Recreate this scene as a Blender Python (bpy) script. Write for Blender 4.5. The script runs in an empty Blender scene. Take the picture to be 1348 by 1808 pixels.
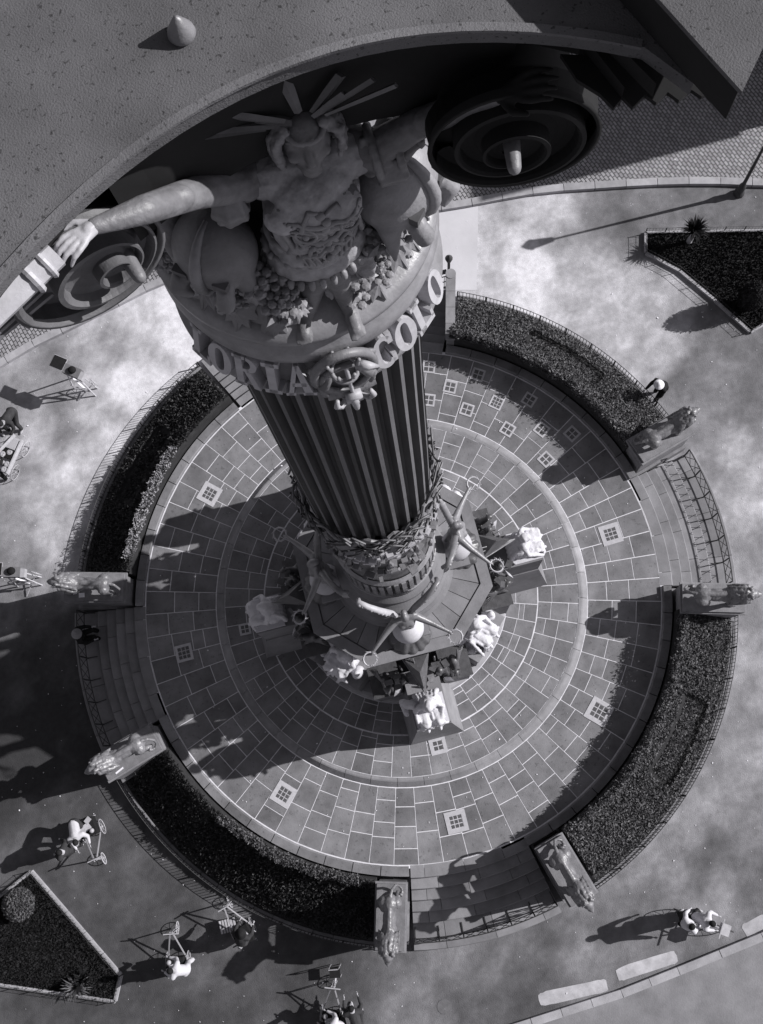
import bpy, math, random
import numpy as np
from mathutils import Vector, Matrix, Euler, noise

random.seed(7)
RNG = np.random.default_rng(11)
S = bpy.context.scene
COL = S.collection
R = math.radians
PI = math.pi

# ------------------------------------------------------------------ camera
TILT, ROLL, FPX = .214, -.256, 1962.0
CAM = Vector((.089, -4.451, 33.32))
ct, st = math.cos(TILT), math.sin(TILT)
cr, sr = math.cos(ROLL), math.sin(ROLL)
_r = Vector((1, 0, 0)); _u = Vector((0, ct, st)); _f = Vector((0, st, -ct))
CRIGHT = cr * _r + sr * _u
CUP = -sr * _r + cr * _u
cd = bpy.data.cameras.new('camera')
cd.sensor_fit = 'HORIZONTAL'; cd.sensor_width = 36.0
cd.lens = FPX / 1348 * 36
cd.clip_start = .1; cd.clip_end = 600
cam = bpy.data.objects.new('camera', cd); COL.objects.link(cam)
M = Matrix.Identity(4)
for i in range(3):
    M[i][0] = CRIGHT[i]; M[i][1] = CUP[i]; M[i][2] = -_f[i]; M[i][3] = CAM[i]
cam.matrix_world = M
S.camera = cam

# ------------------------------------------------------------------ light
SUN_EL, SUN_AZ = 33.0, -1.0          # azimuth from +x
W = bpy.data.worlds.new('World'); S.world = W; W.use_nodes = True
nt = W.node_tree; nt.nodes.clear()
sky = nt.nodes.new('ShaderNodeTexSky'); sky.sky_type = 'NISHITA'; sky.sun_disc = False
sky.sun_elevation = R(SUN_EL); sky.sun_rotation = R(90 - SUN_AZ)
bw = nt.nodes.new('ShaderNodeRGBToBW')
tint = nt.nodes.new('ShaderNodeMix'); tint.data_type = 'RGBA'; tint.blend_type = 'MULTIPLY'
tint.inputs[0].default_value = 1; tint.inputs[7].default_value = (.97, .955, 1.035, 1)
bg = nt.nodes.new('ShaderNodeBackground'); bg.inputs[1].default_value = .078
wo = nt.nodes.new('ShaderNodeOutputWorld')
nt.links.new(sky.outputs[0], bw.inputs[0]); nt.links.new(bw.outputs[0], tint.inputs[6])
nt.links.new(tint.outputs[2], bg.inputs[0]); nt.links.new(bg.outputs[0], wo.inputs[0])
sd = bpy.data.lights.new('sun', 'SUN'); sd.energy = 5.0; sd.angle = R(.5); sd.color = (1, .985, .985)
sun = bpy.data.objects.new('sun', sd); COL.objects.link(sun)
sdir = Vector((math.cos(R(SUN_EL)) * math.cos(R(SUN_AZ)), math.cos(R(SUN_EL)) * math.sin(R(SUN_AZ)), math.sin(R(SUN_EL))))
sun.rotation_euler = sdir.to_track_quat('Z', 'Y').to_euler()
sun.location = sdir * 60
S.view_settings.view_transform = 'Standard'; S.view_settings.look = 'None'
S.view_settings.exposure = 0.15; S.view_settings.gamma = 1; S.view_settings.use_curve_mapping = False

# ------------------------------------------------------------------ materials
def mat(name, v, rough=.75, var=.25, scale=6., bump=.15, bscale=None, metal=0., spots=0., sf=9, bdist=.02, attr=None, spec=.3):
    m = bpy.data.materials.new(name); m.use_nodes = True
    n = m.node_tree; b = n.nodes['Principled BSDF']
    b.inputs['Roughness'].default_value = rough; b.inputs['Metallic'].default_value = metal
    b.inputs['Specular IOR Level'].default_value = spec
    tc = n.nodes.new('ShaderNodeTexCoord')
    n1 = n.nodes.new('ShaderNodeTexNoise'); n1.inputs['Scale'].default_value = scale; n1.inputs['Detail'].default_value = 8
    n1.inputs['Roughness'].default_value = .65
    n.links.new(tc.outputs['Object'], n1.inputs['Vector'])
    rp = n.nodes.new('ShaderNodeMapRange')
    rp.inputs[1].default_value = .25; rp.inputs[2].default_value = .75
    rp.inputs[3].default_value = 1 - var; rp.inputs[4].default_value = 1 + var
    n.links.new(n1.outputs[0], rp.inputs[0])
    fac = rp.outputs[0]
    if spots:
        vo = n.nodes.new('ShaderNodeTexNoise'); vo.inputs['Scale'].default_value = scale * sf; vo.inputs['Detail'].default_value = 2
        n.links.new(tc.outputs['Object'], vo.inputs['Vector'])
        r2 = n.nodes.new('ShaderNodeMapRange'); r2.inputs[1].default_value = .30; r2.inputs[2].default_value = .37
        r2.inputs[3].default_value = 1 - spots; r2.inputs[4].default_value = 1
        n.links.new(vo.outputs[0], r2.inputs[0])
        mm = n.nodes.new('ShaderNodeMath'); mm.operation = 'MULTIPLY'
        n.links.new(fac, mm.inputs[0]); n.links.new(r2.outputs[0], mm.inputs[1]); fac = mm.outputs[0]
    oi = n.nodes.new('ShaderNodeObjectInfo')
    r3 = n.nodes.new('ShaderNodeMapRange'); r3.inputs[3].default_value = 1 - var * .45; r3.inputs[4].default_value = 1 + var * .45
    n.links.new(oi.outputs['Random'], r3.inputs[0])
    mm = n.nodes.new('ShaderNodeMath'); mm.operation = 'MULTIPLY'
    n.links.new(fac, mm.inputs[0]); n.links.new(r3.outputs[0], mm.inputs[1]); fac = mm.outputs[0]
    mm = n.nodes.new('ShaderNodeMath'); mm.operation = 'MULTIPLY'
    n.links.new(fac, mm.inputs[0]); mm.inputs[1].default_value = v
    if attr:
        at = n.nodes.new('ShaderNodeAttribute'); at.attribute_name = attr
        n.links.new(at.outputs['Fac'], mm.inputs[1])
    cc = n.nodes.new('ShaderNodeCombineColor')
    for i, k in enumerate((.99, .978, 1.035)):
        q = n.nodes.new('ShaderNodeMath'); q.operation = 'MULTIPLY'; q.inputs[1].default_value = k
        n.links.new(mm.outputs[0], q.inputs[0]); n.links.new(q.outputs[0], cc.inputs[i])
    n.links.new(cc.outputs[0], b.inputs['Base Color'])
    if bump:
        n2 = n.nodes.new('ShaderNodeTexNoise'); n2.inputs['Scale'].default_value = bscale or scale * 8; n2.inputs['Detail'].default_value = 5
        n.links.new(tc.outputs['Object'], n2.inputs['Vector'])
        bp = n.nodes.new('ShaderNodeBump'); bp.inputs['Strength'].default_value = bump; bp.inputs['Distance'].default_value = bdist
        n.links.new(n2.outputs[0], bp.inputs['Height']); n.links.new(bp.outputs[0], b.inputs['Normal'])
    return m

MT = dict(
    slab=mat('paving_stone', .185, .8, .42, 1.3, .25, 30, spots=.3),
    mortar=mat('pale_mortar', .66, .9, .2, 8, .2),
    band=mat('step_stone', .22, .8, .3, 1.5, .2, 25),
    lightband=mat('worn_edge_stone', .26, .8, .3, 2, .2, 25),
    kerb=mat('kerb_stone', .36, .85, .25, 3, .2, 25),
    ped=mat('pedestal_stone', .2, .75, .35, 3, .3, 30),
    iron=mat('dark_painted_iron', .085, .5, .3, 2, .12, 30, spec=.5),
    steel=mat('cover_iron', .16, .7, .3, 6, .2),
    under=mat('iron_painted_shade', .012, .8, .3, 2, .1),  # near-black colour paints in the deep shade around and below the abacus
    flute=mat('column_iron', .04, .55, .3, 1.2, .1, 20, spec=.45),  # darker than the fillets; groove shadow put into the colour
    fillet=mat('column_fillet_iron', .13, .55, .25, 1.5, .12, 30, spec=.4),  # paler than the grooves; imitates sun glancing along the fillets
    garland=mat('garland_metal', .17, .5, .3, 4, .15, spec=.5),
    volute=mat('scroll_iron', .1, .55, .45, 3, .2, 30, spec=.4),
    cap=mat('capital_bronze', .2, .5, .4, 3, .25, 34, spec=.5),
    abac=mat('pitted_cast_iron_top', .12, .8, .45, .9, .35, 90, spots=.6, sf=42),
    carved=mat('carved_bronze', .27, .5, .45, 7, .4, 20, spec=.5, bdist=.03),
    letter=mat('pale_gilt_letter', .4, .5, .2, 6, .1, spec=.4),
    flesh=mat('statue_bronze_shade_tone', .14, .5, .45, 5, .4, 22, spec=.5),  # darkened bronze copy; puts shade on the statue's arms into the colour
    lion=mat('bronze_lion', .17, .42, .4, 5, .2, 40, spec=.7),
    bronze=mat('bronze_group', .085, .35, .4, 6, .3, 40, spec=.6),
    marble=mat('white_marble', .58, .6, .15, 5, .15, 30),
    oct=mat('octagon_stone', .2, .8, .3, 1.6, .2, 25),
    vict=mat('victory_bronze', .2, .4, .3, 6, .15, 40, spec=.7),
    wire=mat('wire_iron', .05, .6, .2, 6, 0),
    soil=mat('dark_soil', .03, .95, .4, 5, .4, 30),
    leafd=mat('garden_leaves_painted_shade', .035, .6, .5, 7, 0, spec=.3),  # darker copy of the leaves; paints in the shade of the left beds
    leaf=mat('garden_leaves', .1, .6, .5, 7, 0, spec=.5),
    leaf2=mat('pale_shrub_leaves', .25, .6, .4, 9, 0, spec=.5),
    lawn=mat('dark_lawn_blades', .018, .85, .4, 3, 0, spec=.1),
    dark=mat('black_cloth', .018, .85, .3, 8, .1, spec=.1),
    cloth=mat('dark_suit_cloth', .045, .85, .3, 8, .1, spec=.1),
    shirt=mat('white_shirt_cloth', .55, .85, .08, 8, .1),
    skin=mat('skin', .38, .6, .1, 8, 0),
    wood=mat('pale_wood', .45, .6, .25, 9, .1),
    paint=mat('white_painted_metal', .4, .45, .15, 9, 0),
    glass=mat('dark_glass_tile', .1, .3, .3, 5, 0, spec=.5),
    grout=mat('pale_grate_frame', .48, .8, .15, 8, .1),
    paintroad=mat('worn_road_paint', .42, .9, .35, 2.5, .2, 30),
    walk=mat('sidewalk_concrete', .21, .9, .3, 1.2, .3, 25),
    pave=mat('pale_path_slabs', .6, .9, .12, .8, .15, 25),
    paper=mat('paper_scrap', .8, .9, .1, 8, 0),
    wall=mat('rendered_wall', .4, .9, .2, 1, .2, 20),
)
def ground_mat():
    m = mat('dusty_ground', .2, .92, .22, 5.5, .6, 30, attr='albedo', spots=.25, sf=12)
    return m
def cobble_mat():
    m = bpy.data.materials.new('cobbles'); m.use_nodes = True
    n = m.node_tree; b = n.nodes['Principled BSDF']; b.inputs['Roughness'].default_value = .7
    tc = n.nodes.new('ShaderNodeTexCoord')
    mp = n.nodes.new('ShaderNodeMapping'); mp.inputs['Rotation'].default_value = (0, 0, R(72))
    n.links.new(tc.outputs['Object'], mp.inputs[0])
    br = n.nodes.new('ShaderNodeTexBrick'); br.inputs['Scale'].default_value = 1
    br.inputs['Brick Width'].default_value = .17; br.inputs['Row Height'].default_value = .105
    br.inputs['Mortar Size'].default_value = .016; br.inputs['Mortar Smooth'].default_value = .5
    br.inputs['Color1'].default_value = (.36, .355, .375, 1); br.inputs['Color2'].default_value = (.24, .235, .25, 1)
    br.inputs['Mortar'].default_value = (.05, .05, .053, 1)
    nz = n.nodes.new('ShaderNodeTexNoise'); nz.inputs['Scale'].default_value = 3
    n.links.new(tc.outputs['Object'], nz.inputs[0])
    mx = n.nodes.new('ShaderNodeMix'); mx.data_type = 'VECTOR'; mx.inputs[0].default_value = .06
    n.links.new(mp.outputs[0], mx.inputs[4]); n.links.new(nz.outputs[1], mx.inputs[5])
    n.links.new(mx.outputs[1], br.inputs[0])
    n.links.new(br.outputs[0], b.inputs['Base Color'])
    bp = n.nodes.new('ShaderNodeBump'); bp.inputs['Strength'].default_value = .8; bp.inputs['Distance'].default_value = .03; bp.invert = True
    n.links.new(br.outputs[1], bp.inputs['Height']); n.links.new(bp.outputs[0], b.inputs['Normal'])
    return m

# ------------------------------------------------------------------ mesh helper
def frame(z, x=None):
    z = Vector(z).normalized()
    if x is None: x = Vector((1, 0, 0)) if abs(z.x) < .9 else Vector((0, 1, 0))
    x = Vector(x); x = (x - z * x.dot(z)).normalized()
    return x, z.cross(x), z

class MB:
    def __init__(s): s.v = []; s.f = []
    def add(s, vs, fs):
        o = len(s.v); s.v += [tuple(p) for p in vs]; s.f += [tuple(i + o for i in q) for q in fs]; return s
    def box(s, c, size, rz=0, ax=None):
        c = Vector(c); hx, hy, hz = [k / 2 for k in size]
        if ax is None: ax = (Vector((math.cos(rz), math.sin(rz), 0)), Vector((-math.sin(rz), math.cos(rz), 0)), Vector((0, 0, 1)))
        vs = [c + ax[0] * (hx * i) + ax[1] * (hy * j) + ax[2] * (hz * k) for k in (-1, 1) for j in (-1, 1) for i in (-1, 1)]
        return s.add(vs, [(0, 2, 3, 1), (4, 5, 7, 6), (0, 1, 5, 4), (2, 6, 7, 3), (0, 4, 6, 2), (1, 3, 7, 5)])
    def bar(s, a, b, w, h=None, up=(0, 0, 1)):
        a = Vector(a); b = Vector(b); d = b - a; L = d.length
        if L < 1e-6: return s
        d.normalize(); u = Vector(up)
        if abs(d.dot(u)) > .95: u = Vector((1, 0, 0))
        y = u.cross(d).normalized(); z = d.cross(y)
        return s.box((a + b) / 2, (L, w, h or w), ax=(d, y, z))
    def tube(s, pts, rad, n=8, cap=True, flat=None):
        pts = [Vector(p) for p in pts]
        if not hasattr(rad, '__len__'): rad = [rad] * len(pts)
        t0 = (pts[1] - pts[0]).normalized(); x, y, _ = frame(t0)
        vs = []; fs = []
        for i, p in enumerate(pts):
            if i == 0: t = pts[1] - p
            elif i == len(pts) - 1: t = p - pts[i - 1]
            else: t = pts[i + 1] - pts[i - 1]
            t.normalize(); x = (x - t * x.dot(t)).normalized(); y = t.cross(x)
            for k in range(n):
                a = 2 * PI * k / n
                vs.append(p + x * (rad[i] * math.cos(a)) + y * (rad[i] * math.sin(a) * (flat or 1)))
        m = len(pts)
        for i in range(m - 1):
            for k in range(n):
                k2 = (k + 1) % n
                fs.append((i * n + k, i * n + k2, (i + 1) * n + k2, (i + 1) * n + k))
        if cap: fs.append(tuple(range(n - 1, -1, -1))); fs.append(tuple((m - 1) * n + k for k in range(n)))
        return s.add(vs, fs)
    def ring(s, c, axis, rad, r, n=24, m=6, wob=0, x=None, sc=1):
        X, Y, Z = frame(axis, x); c = Vector(c); vs = []; fs = []
        for i in range(n):
            a = 2 * PI * i / n; rr = rad + wob * math.sin(a * 9)
            d = X * math.cos(a) + Y * math.sin(a) * sc
            for k in range(m):
                b = 2 * PI * k / m
                vs.append(c + d * (rr + r * math.cos(b)) + Z * (r * math.sin(b)))
        for i in range(n):
            for k in range(m):
                fs.append((i * m + k, ((i + 1) % n) * m + k, ((i + 1) % n) * m + (k + 1) % m, i * m + (k + 1) % m))
        return s.add(vs, fs)
    def ell(s, c, r, rot=None, nu=14, nv=9):
        c = Vector(c); rot = rot or Matrix.Identity(3)
        if not hasattr(r, '__len__'): r = (r, r, r)
        vs = [c + rot @ Vector((0, 0, r[2]))]; fs = []
        for j in range(1, nv):
            p = PI * j / nv
            for i in range(nu):
                a = 2 * PI * i / nu
                vs.append(c + rot @ Vector((r[0] * math.sin(p) * math.cos(a), r[1] * math.sin(p) * math.sin(a), r[2] * math.cos(p))))
        vs.append(c + rot @ Vector((0, 0, -r[2])))
        for i in range(nu):
            fs.append((0, 1 + i, 1 + (i + 1) % nu)); b = 1 + (nv - 2) * nu
            fs.append((len(vs) - 1, b + (i + 1) % nu, b + i))
        for j in range(nv - 2):
            for i in range(nu):
                a = 1 + j * nu + i; b = 1 + j * nu + (i + 1) % nu
                fs.append((a, a + nu, b + nu, b))
        return s.add(vs, fs)
    def cap(s, a, b, ra, rb, n=10):
        a = Vector(a); b = Vector(b); d = (b - a); L = max(d.length, 1e-5); d = d / L
        pts = []; rs = []
        for k in (0, .3, .6, 1): pts.append(a - d * ra * math.cos(k * PI / 2)); rs.append(max(ra * math.sin(k * PI / 2), .004))
        pts = pts[:-1] + [a]; rs = rs[:-1] + [ra]
        pts += [b]; rs += [rb]
        for k in (.4, .7, 1): pts.append(b + d * rb * math.sin(k * PI / 2)); rs.append(max(rb * math.cos(k * PI / 2), .004))
        return s.tube(pts, rs, n)
    def lathe(s, prof, n=64, c=(0, 0, 0), a0=0, a1=360, close=False):
        c = Vector(c); full = abs(a1 - a0 - 360) < 1e-6; m = n if full else n + 1
        vs = []; fs = []; k = len(prof)
        for i in range(m):
            a = R(a0 + (a1 - a0) * i / n)
            for (r, z) in prof: vs.append((c.x + r * math.cos(a), c.y + r * math.sin(a), c.z + z))
        for i in range(n):
            i2 = (i + 1) % m
            for j in range(k - 1): fs.append((i * k + j, i2 * k + j, i2 * k + j + 1, i * k + j + 1))
            if close: fs.append((i * k + k - 1, i2 * k + k - 1, i2 * k, i * k))
        if close and not full:
            fs.append(tuple(range(k))); fs.append(tuple((m - 1) * k + j for j in range(k - 1, -1, -1)))
        return s.add(vs, fs)
    def prism(s, poly, o, x, y, z, h):
        """polygon (2D) in frame o,x,y extruded by h along z"""
        o = Vector(o); x = Vector(x); y = Vector(y); z = Vector(z); n = len(poly)
        vs = [o + x * p[0] + y * p[1] for p in poly] + [o + x * p[0] + y * p[1] + z * h for p in poly]
        fs = [tuple(range(n - 1, -1, -1)), tuple(range(n, 2 * n))] + [(i, (i + 1) % n, n + (i + 1) % n, n + i) for i in range(n)]
        return s.add(vs, fs)
    def mesh(s, name, m, smooth=False):
        me = bpy.data.meshes.new(name); me.from_pydata(s.v, [], s.f); me.materials.append(m)
        if smooth: me.polygons.foreach_set('use_smooth', [True] * len(me.polygons))
        me.update(); return me
    def build(s, name, m, parent=None, smooth=False, kind=None, label=None):
        return link(name, s.mesh(name, MT[m] if isinstance(m, str) else m, smooth), parent, kind, label)

def link(name, me, parent=None, kind=None, label=None):
    o = bpy.data.objects.new(name, me); COL.objects.link(o)
    if parent is not None:
        o.parent = parent
        o.matrix_parent_inverse = Matrix.Identity(4)
    if kind: o['kind'] = kind
    if label: o['label'] = label
    return o
def thing(name, label, cat, loc=(0, 0, 0), rz=0, group=None):
    o = bpy.data.objects.new(name, None); COL.objects.link(o); o.empty_display_size = .2
    o.location = loc; o.rotation_euler = (0, 0, rz); o['label'] = label; o['category'] = cat
    if group: o['group'] = group
    return o
def tag(o, label, cat, group=None):
    o['label'] = label; o['category'] = cat
    if group: o['group'] = group
    return o
def dup(root, loc, rz, label=None):
    r = root.copy(); COL.objects.link(r); r.location = loc; r.rotation_euler = (0, 0, rz)
    if label: r['label'] = label
    for ch in list(root.children):
        c = ch.copy(); COL.objects.link(c); c.parent = r
        for g in list(ch.children):
            d = g.copy(); COL.objects.link(d); d.parent = c
    return r
def blob(mb, name, m, parent=None, voxel=.03, smooth=4, fac=.5, label=None):
    """one continuous surface out of overlapping closed shapes"""
    tmp = bpy.data.objects.new('tmp', mb.mesh('tmp', MT[m])); COL.objects.link(tmp)
    md = tmp.modifiers.new('r', 'REMESH'); md.mode = 'VOXEL'; md.voxel_size = voxel; md.use_smooth_shade = True
    if smooth:
        ms = tmp.modifiers.new('s', 'SMOOTH'); ms.iterations = smooth; ms.factor = fac
    dg = bpy.context.evaluated_depsgraph_get(); dg.update()
    me = bpy.data.meshes.new_from_object(tmp.evaluated_get(dg)); me.name = name
    if not me.materials: me.materials.append(MT[m])
    me.polygons.foreach_set('use_smooth', [True] * len(me.polygons))
    old = tmp.data; bpy.data.objects.remove(tmp); bpy.data.meshes.remove(old)
    return link(name, me, parent, None, label)
def emboss(o, amp, sc, seed=0):
    me = o.data; off = Vector((seed * 3.1, seed * 1.7, 0)); n = [v.normal.copy() for v in me.vertices]
    for v, nn in zip(me.vertices, n):
        k = noise.noise(v.co * sc + off); q = noise.noise(v.co * sc * 2.3 + off)
        v.co += nn * (amp * ((1 - 3 * abs(k)) * .7 + (1 - 3 * abs(q)) * .35))
    me.update(); return o
def P(r, az, z=0): return Vector((r * math.cos(R(az)), r * math.sin(R(az)), z))
def ray(px, py): return (CRIGHT * ((px - 674) / FPX) - CUP * ((py - 904) / FPX) + _f)
def at(px, py, z=0):
    d = ray(px, py); s = (CAM.z - z) / -d.z; return CAM + d * s
def wedge(mb, r0, r1, a0, a1, z0, z1, seg=1):
    """a closed ring segment, angles in degrees"""
    return mb.lathe([(r0, z0), (r1, z0), (r1, z1), (r0, z1)][::-1], seg, a0=a0, a1=a1, close=True)
# ------------------------------------------------------------------ ground
ZT = .9
def struct(mb, name, m, **k):
    o = mb.build(name, m, **k); o['kind'] = 'structure'; return o
def gridnoise(X, Y, sc, seed, octs=5):
    rg = np.random.default_rng(seed); T = rg.random((64, 64)); out = 0; amp = 1; tot = 0
    for o in range(octs):
        x = X * sc * 2 ** o + 17.3 * o + 400; y = Y * sc * 2 ** o + 9.1 * o + 400
        xi = np.floor(x).astype(int); yi = np.floor(y).astype(int); fx = x - xi; fy = y - yi
        fx = fx * fx * (3 - 2 * fx); fy = fy * fy * (3 - 2 * fy)
        g = lambda a, b: T[a % 64, b % 64]
        out = out + amp * ((g(xi, yi) * (1 - fx) + g(xi + 1, yi) * fx) * (1 - fy) + (g(xi, yi + 1) * (1 - fx) + g(xi + 1, yi + 1) * fx) * fy)
        tot += amp; amp *= .55
    return out / tot
# dust, gravel and some painted shadow: (pixel of the place, albedo), spread smoothly between the places
DUST_SHADE = [(850, 420, .5), (900, 470, .6), (1000, 430, .42), (1000, 520, .5), (1060, 560, .48), (950, 500, .62), (1150, 390, .16), (1060, 385, .22), (1300, 380, .15), (1000, 470, .4), (1085, 520, .42), (880, 390, .34),
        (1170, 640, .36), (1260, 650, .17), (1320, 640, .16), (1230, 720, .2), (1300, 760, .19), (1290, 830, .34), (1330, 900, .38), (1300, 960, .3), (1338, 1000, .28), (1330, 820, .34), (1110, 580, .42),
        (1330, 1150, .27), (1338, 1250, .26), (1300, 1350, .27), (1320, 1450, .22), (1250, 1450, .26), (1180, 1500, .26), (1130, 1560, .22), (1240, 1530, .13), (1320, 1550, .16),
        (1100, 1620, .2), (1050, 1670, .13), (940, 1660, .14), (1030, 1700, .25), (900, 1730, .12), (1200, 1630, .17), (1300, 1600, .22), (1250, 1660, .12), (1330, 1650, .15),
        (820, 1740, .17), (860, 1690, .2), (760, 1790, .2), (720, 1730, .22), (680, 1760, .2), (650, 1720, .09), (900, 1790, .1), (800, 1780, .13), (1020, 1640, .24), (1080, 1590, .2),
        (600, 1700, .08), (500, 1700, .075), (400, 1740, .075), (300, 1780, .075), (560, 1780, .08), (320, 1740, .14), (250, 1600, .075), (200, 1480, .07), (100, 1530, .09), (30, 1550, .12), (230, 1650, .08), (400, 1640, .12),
        (330, 1580, .08), (120, 1300, .075), (60, 1200, .085), (20, 1300, .045), (50, 1345, .03), (10, 1345, .03), (80, 1340, .035), (30, 1320, .03), (60, 1365, .035), (15, 1370, .035), (40, 1420, .08), (160, 1380, .08), (100, 1120, .1), (60, 1060, .12),  # lowest values paint the monument's shadow onto the ground at the left edge
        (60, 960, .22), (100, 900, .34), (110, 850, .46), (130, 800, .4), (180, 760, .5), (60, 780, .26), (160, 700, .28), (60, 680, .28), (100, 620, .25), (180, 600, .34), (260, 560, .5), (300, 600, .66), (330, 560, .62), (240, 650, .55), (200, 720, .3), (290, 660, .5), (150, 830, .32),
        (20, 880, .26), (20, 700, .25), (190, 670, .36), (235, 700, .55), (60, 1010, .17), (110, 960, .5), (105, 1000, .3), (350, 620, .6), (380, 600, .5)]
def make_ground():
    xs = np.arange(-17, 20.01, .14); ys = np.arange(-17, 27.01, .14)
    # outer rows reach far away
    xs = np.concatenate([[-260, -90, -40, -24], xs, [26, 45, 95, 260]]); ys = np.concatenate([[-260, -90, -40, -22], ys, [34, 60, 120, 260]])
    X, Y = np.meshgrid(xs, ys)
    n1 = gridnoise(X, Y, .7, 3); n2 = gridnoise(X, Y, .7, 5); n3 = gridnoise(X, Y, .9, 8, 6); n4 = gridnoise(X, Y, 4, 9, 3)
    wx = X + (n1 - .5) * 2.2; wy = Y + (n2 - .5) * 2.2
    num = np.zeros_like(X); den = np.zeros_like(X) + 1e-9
    for (px, py, a) in DUST_SHADE:
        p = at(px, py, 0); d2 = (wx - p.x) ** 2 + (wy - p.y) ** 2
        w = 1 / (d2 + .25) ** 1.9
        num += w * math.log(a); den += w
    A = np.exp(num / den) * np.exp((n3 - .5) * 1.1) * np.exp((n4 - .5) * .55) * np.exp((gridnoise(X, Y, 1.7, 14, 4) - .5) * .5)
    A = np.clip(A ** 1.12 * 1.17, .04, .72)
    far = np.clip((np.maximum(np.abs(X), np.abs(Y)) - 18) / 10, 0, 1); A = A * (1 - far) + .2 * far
    nx, ny = len(xs), len(ys)
    co = np.stack([X.ravel(), Y.ravel(), np.zeros(nx * ny)], 1)
    i = np.arange(nx * ny).reshape(ny, nx)
    q = np.stack([i[:-1, :-1].ravel(), i[:-1, 1:].ravel(), i[1:, 1:].ravel(), i[1:, :-1].ravel()], 1)
    me = bpy.data.meshes.new('ground'); me.vertices.add(len(co)); me.vertices.foreach_set('co', co.astype('f').ravel())
    me.loops.add(q.size); me.loops.foreach_set('vertex_index', q.ravel().astype('i'))
    me.polygons.add(len(q)); me.polygons.foreach_set('loop_start', (np.arange(len(q)) * 4).astype('i'))
    me.update(calc_edges=True)
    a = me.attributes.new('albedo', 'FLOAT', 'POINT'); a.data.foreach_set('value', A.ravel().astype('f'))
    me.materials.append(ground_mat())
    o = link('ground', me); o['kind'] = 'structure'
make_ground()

# cobbled carriageway beyond the circular kerb
cob = MB(); kb = MB()
def cobcurve(): # kerb line through measured places
    pts = [(-30, 1.5), (-17, 8.1), (-10.6, 10.65), (-8.61, 11.2), (-6.63, 11.65), (-5.04, 12.0), (-2, 12.35), (1.5, 12.4), (4.8, 12.0), (5.75, 11.92), (7.62, 11.76), (9.41, 11.41), (11.19, 11.03), (12.93, 10.57), (14.59, 10.01), (18, 8.6), (30, 1)]
    out = []
    for i in range(len(pts) - 1):
        for k in range(6):
            t = k / 6; p0 = pts[max(i - 1, 0)]; p1 = pts[i]; p2 = pts[i + 1]; p3 = pts[min(i + 2, len(pts) - 1)]
            out.append(tuple(.5 * (2 * p1[j] + (-p0[j] + p2[j]) * t + (2 * p0[j] - 5 * p1[j] + 4 * p2[j] - p3[j]) * t * t + (-p0[j] + 3 * p1[j] - 3 * p2[j] + p3[j]) * t ** 3) for j in (0, 1)))
    return out + [pts[-1]]
CC = cobcurve()
vs = []; fs = []
for (x, y) in CC: vs += [(x, y + .12, .012), (x * 2.2, y + 90, .012)]
for i in range(len(CC) - 1): fs.append((2 * i, 2 * i + 2, 2 * i + 3, 2 * i + 1))
cob.add(vs, fs); struct(cob, 'cobbled_road', cobble_mat())
KERB = bpy.data.objects.new('kerb', None); COL.objects.link(KERB); KERB['kind'] = 'structure'
step = 0; acc = []
L = [0]
for i in range(1, len(CC)): L.append(L[-1] + math.dist(CC[i], CC[i - 1]))
def along(s):
    for i in range(1, len(L)):
        if L[i] >= s:
            t = (s - L[i - 1]) / (L[i] - L[i - 1]); return Vector((CC[i - 1][0] * (1 - t) + CC[i][0] * t, CC[i - 1][1] * (1 - t) + CC[i][1] * t, 0))
    return Vector((*CC[-1], 0))
s = L[-1] * .15
while s < L[-1] * .86:
    a = along(s); b = along(s + .98); dd = (b - a).normalized()
    MB().bar(a + Vector((0, 0, .0)), b, .24, .1 + .2).build('kerb_stone', 'kerb', KERB)
    s += 1.0
# pale flagged path leading away from the top stairs
struct(MB().add([(4.81, 9.01, .008), (5.66, 11.87, .008), (2.2, 12.35, .008), (2.2, 9.75, .008)], [(0, 1, 2, 3)]), 'path', 'pave')

# bottom right pavement with kerb
E2 = [(-12, -13.4), (-6, -12.75), (.54, -12.42), (3.17, -12.29), (4.85, -12.1), (7.37, -11.79), (12, -10.9), (22, -8)]
vs = []; fs = []
for (x, y) in E2: vs += [(x, y, .1), (x, y - 30, .1)]
for i in range(len(E2) - 1): fs.append((2 * i, 2 * i + 1, 2 * i + 3, 2 * i + 2))
struct(MB().add(vs, fs), 'pavement', 'walk')
K2 = bpy.data.objects.new('kerb', None); COL.objects.link(K2); K2['kind'] = 'structure'
for i in range(len(E2) - 1):
    a = Vector((*E2[i], 0)); b = Vector((*E2[i + 1], 0)); n = max(1, round((b - a).length / 1.05)); d = (b - a) / n
    for k in range(n):
        if -9 < (a + d * k).x < 14:
            MB().bar(a + d * k + Vector((0, .1, .0)), a + d * (k + .985) + Vector((0, .1, .0)), .22, .25).build('kerb_stone', 'kerb', K2)
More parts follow.
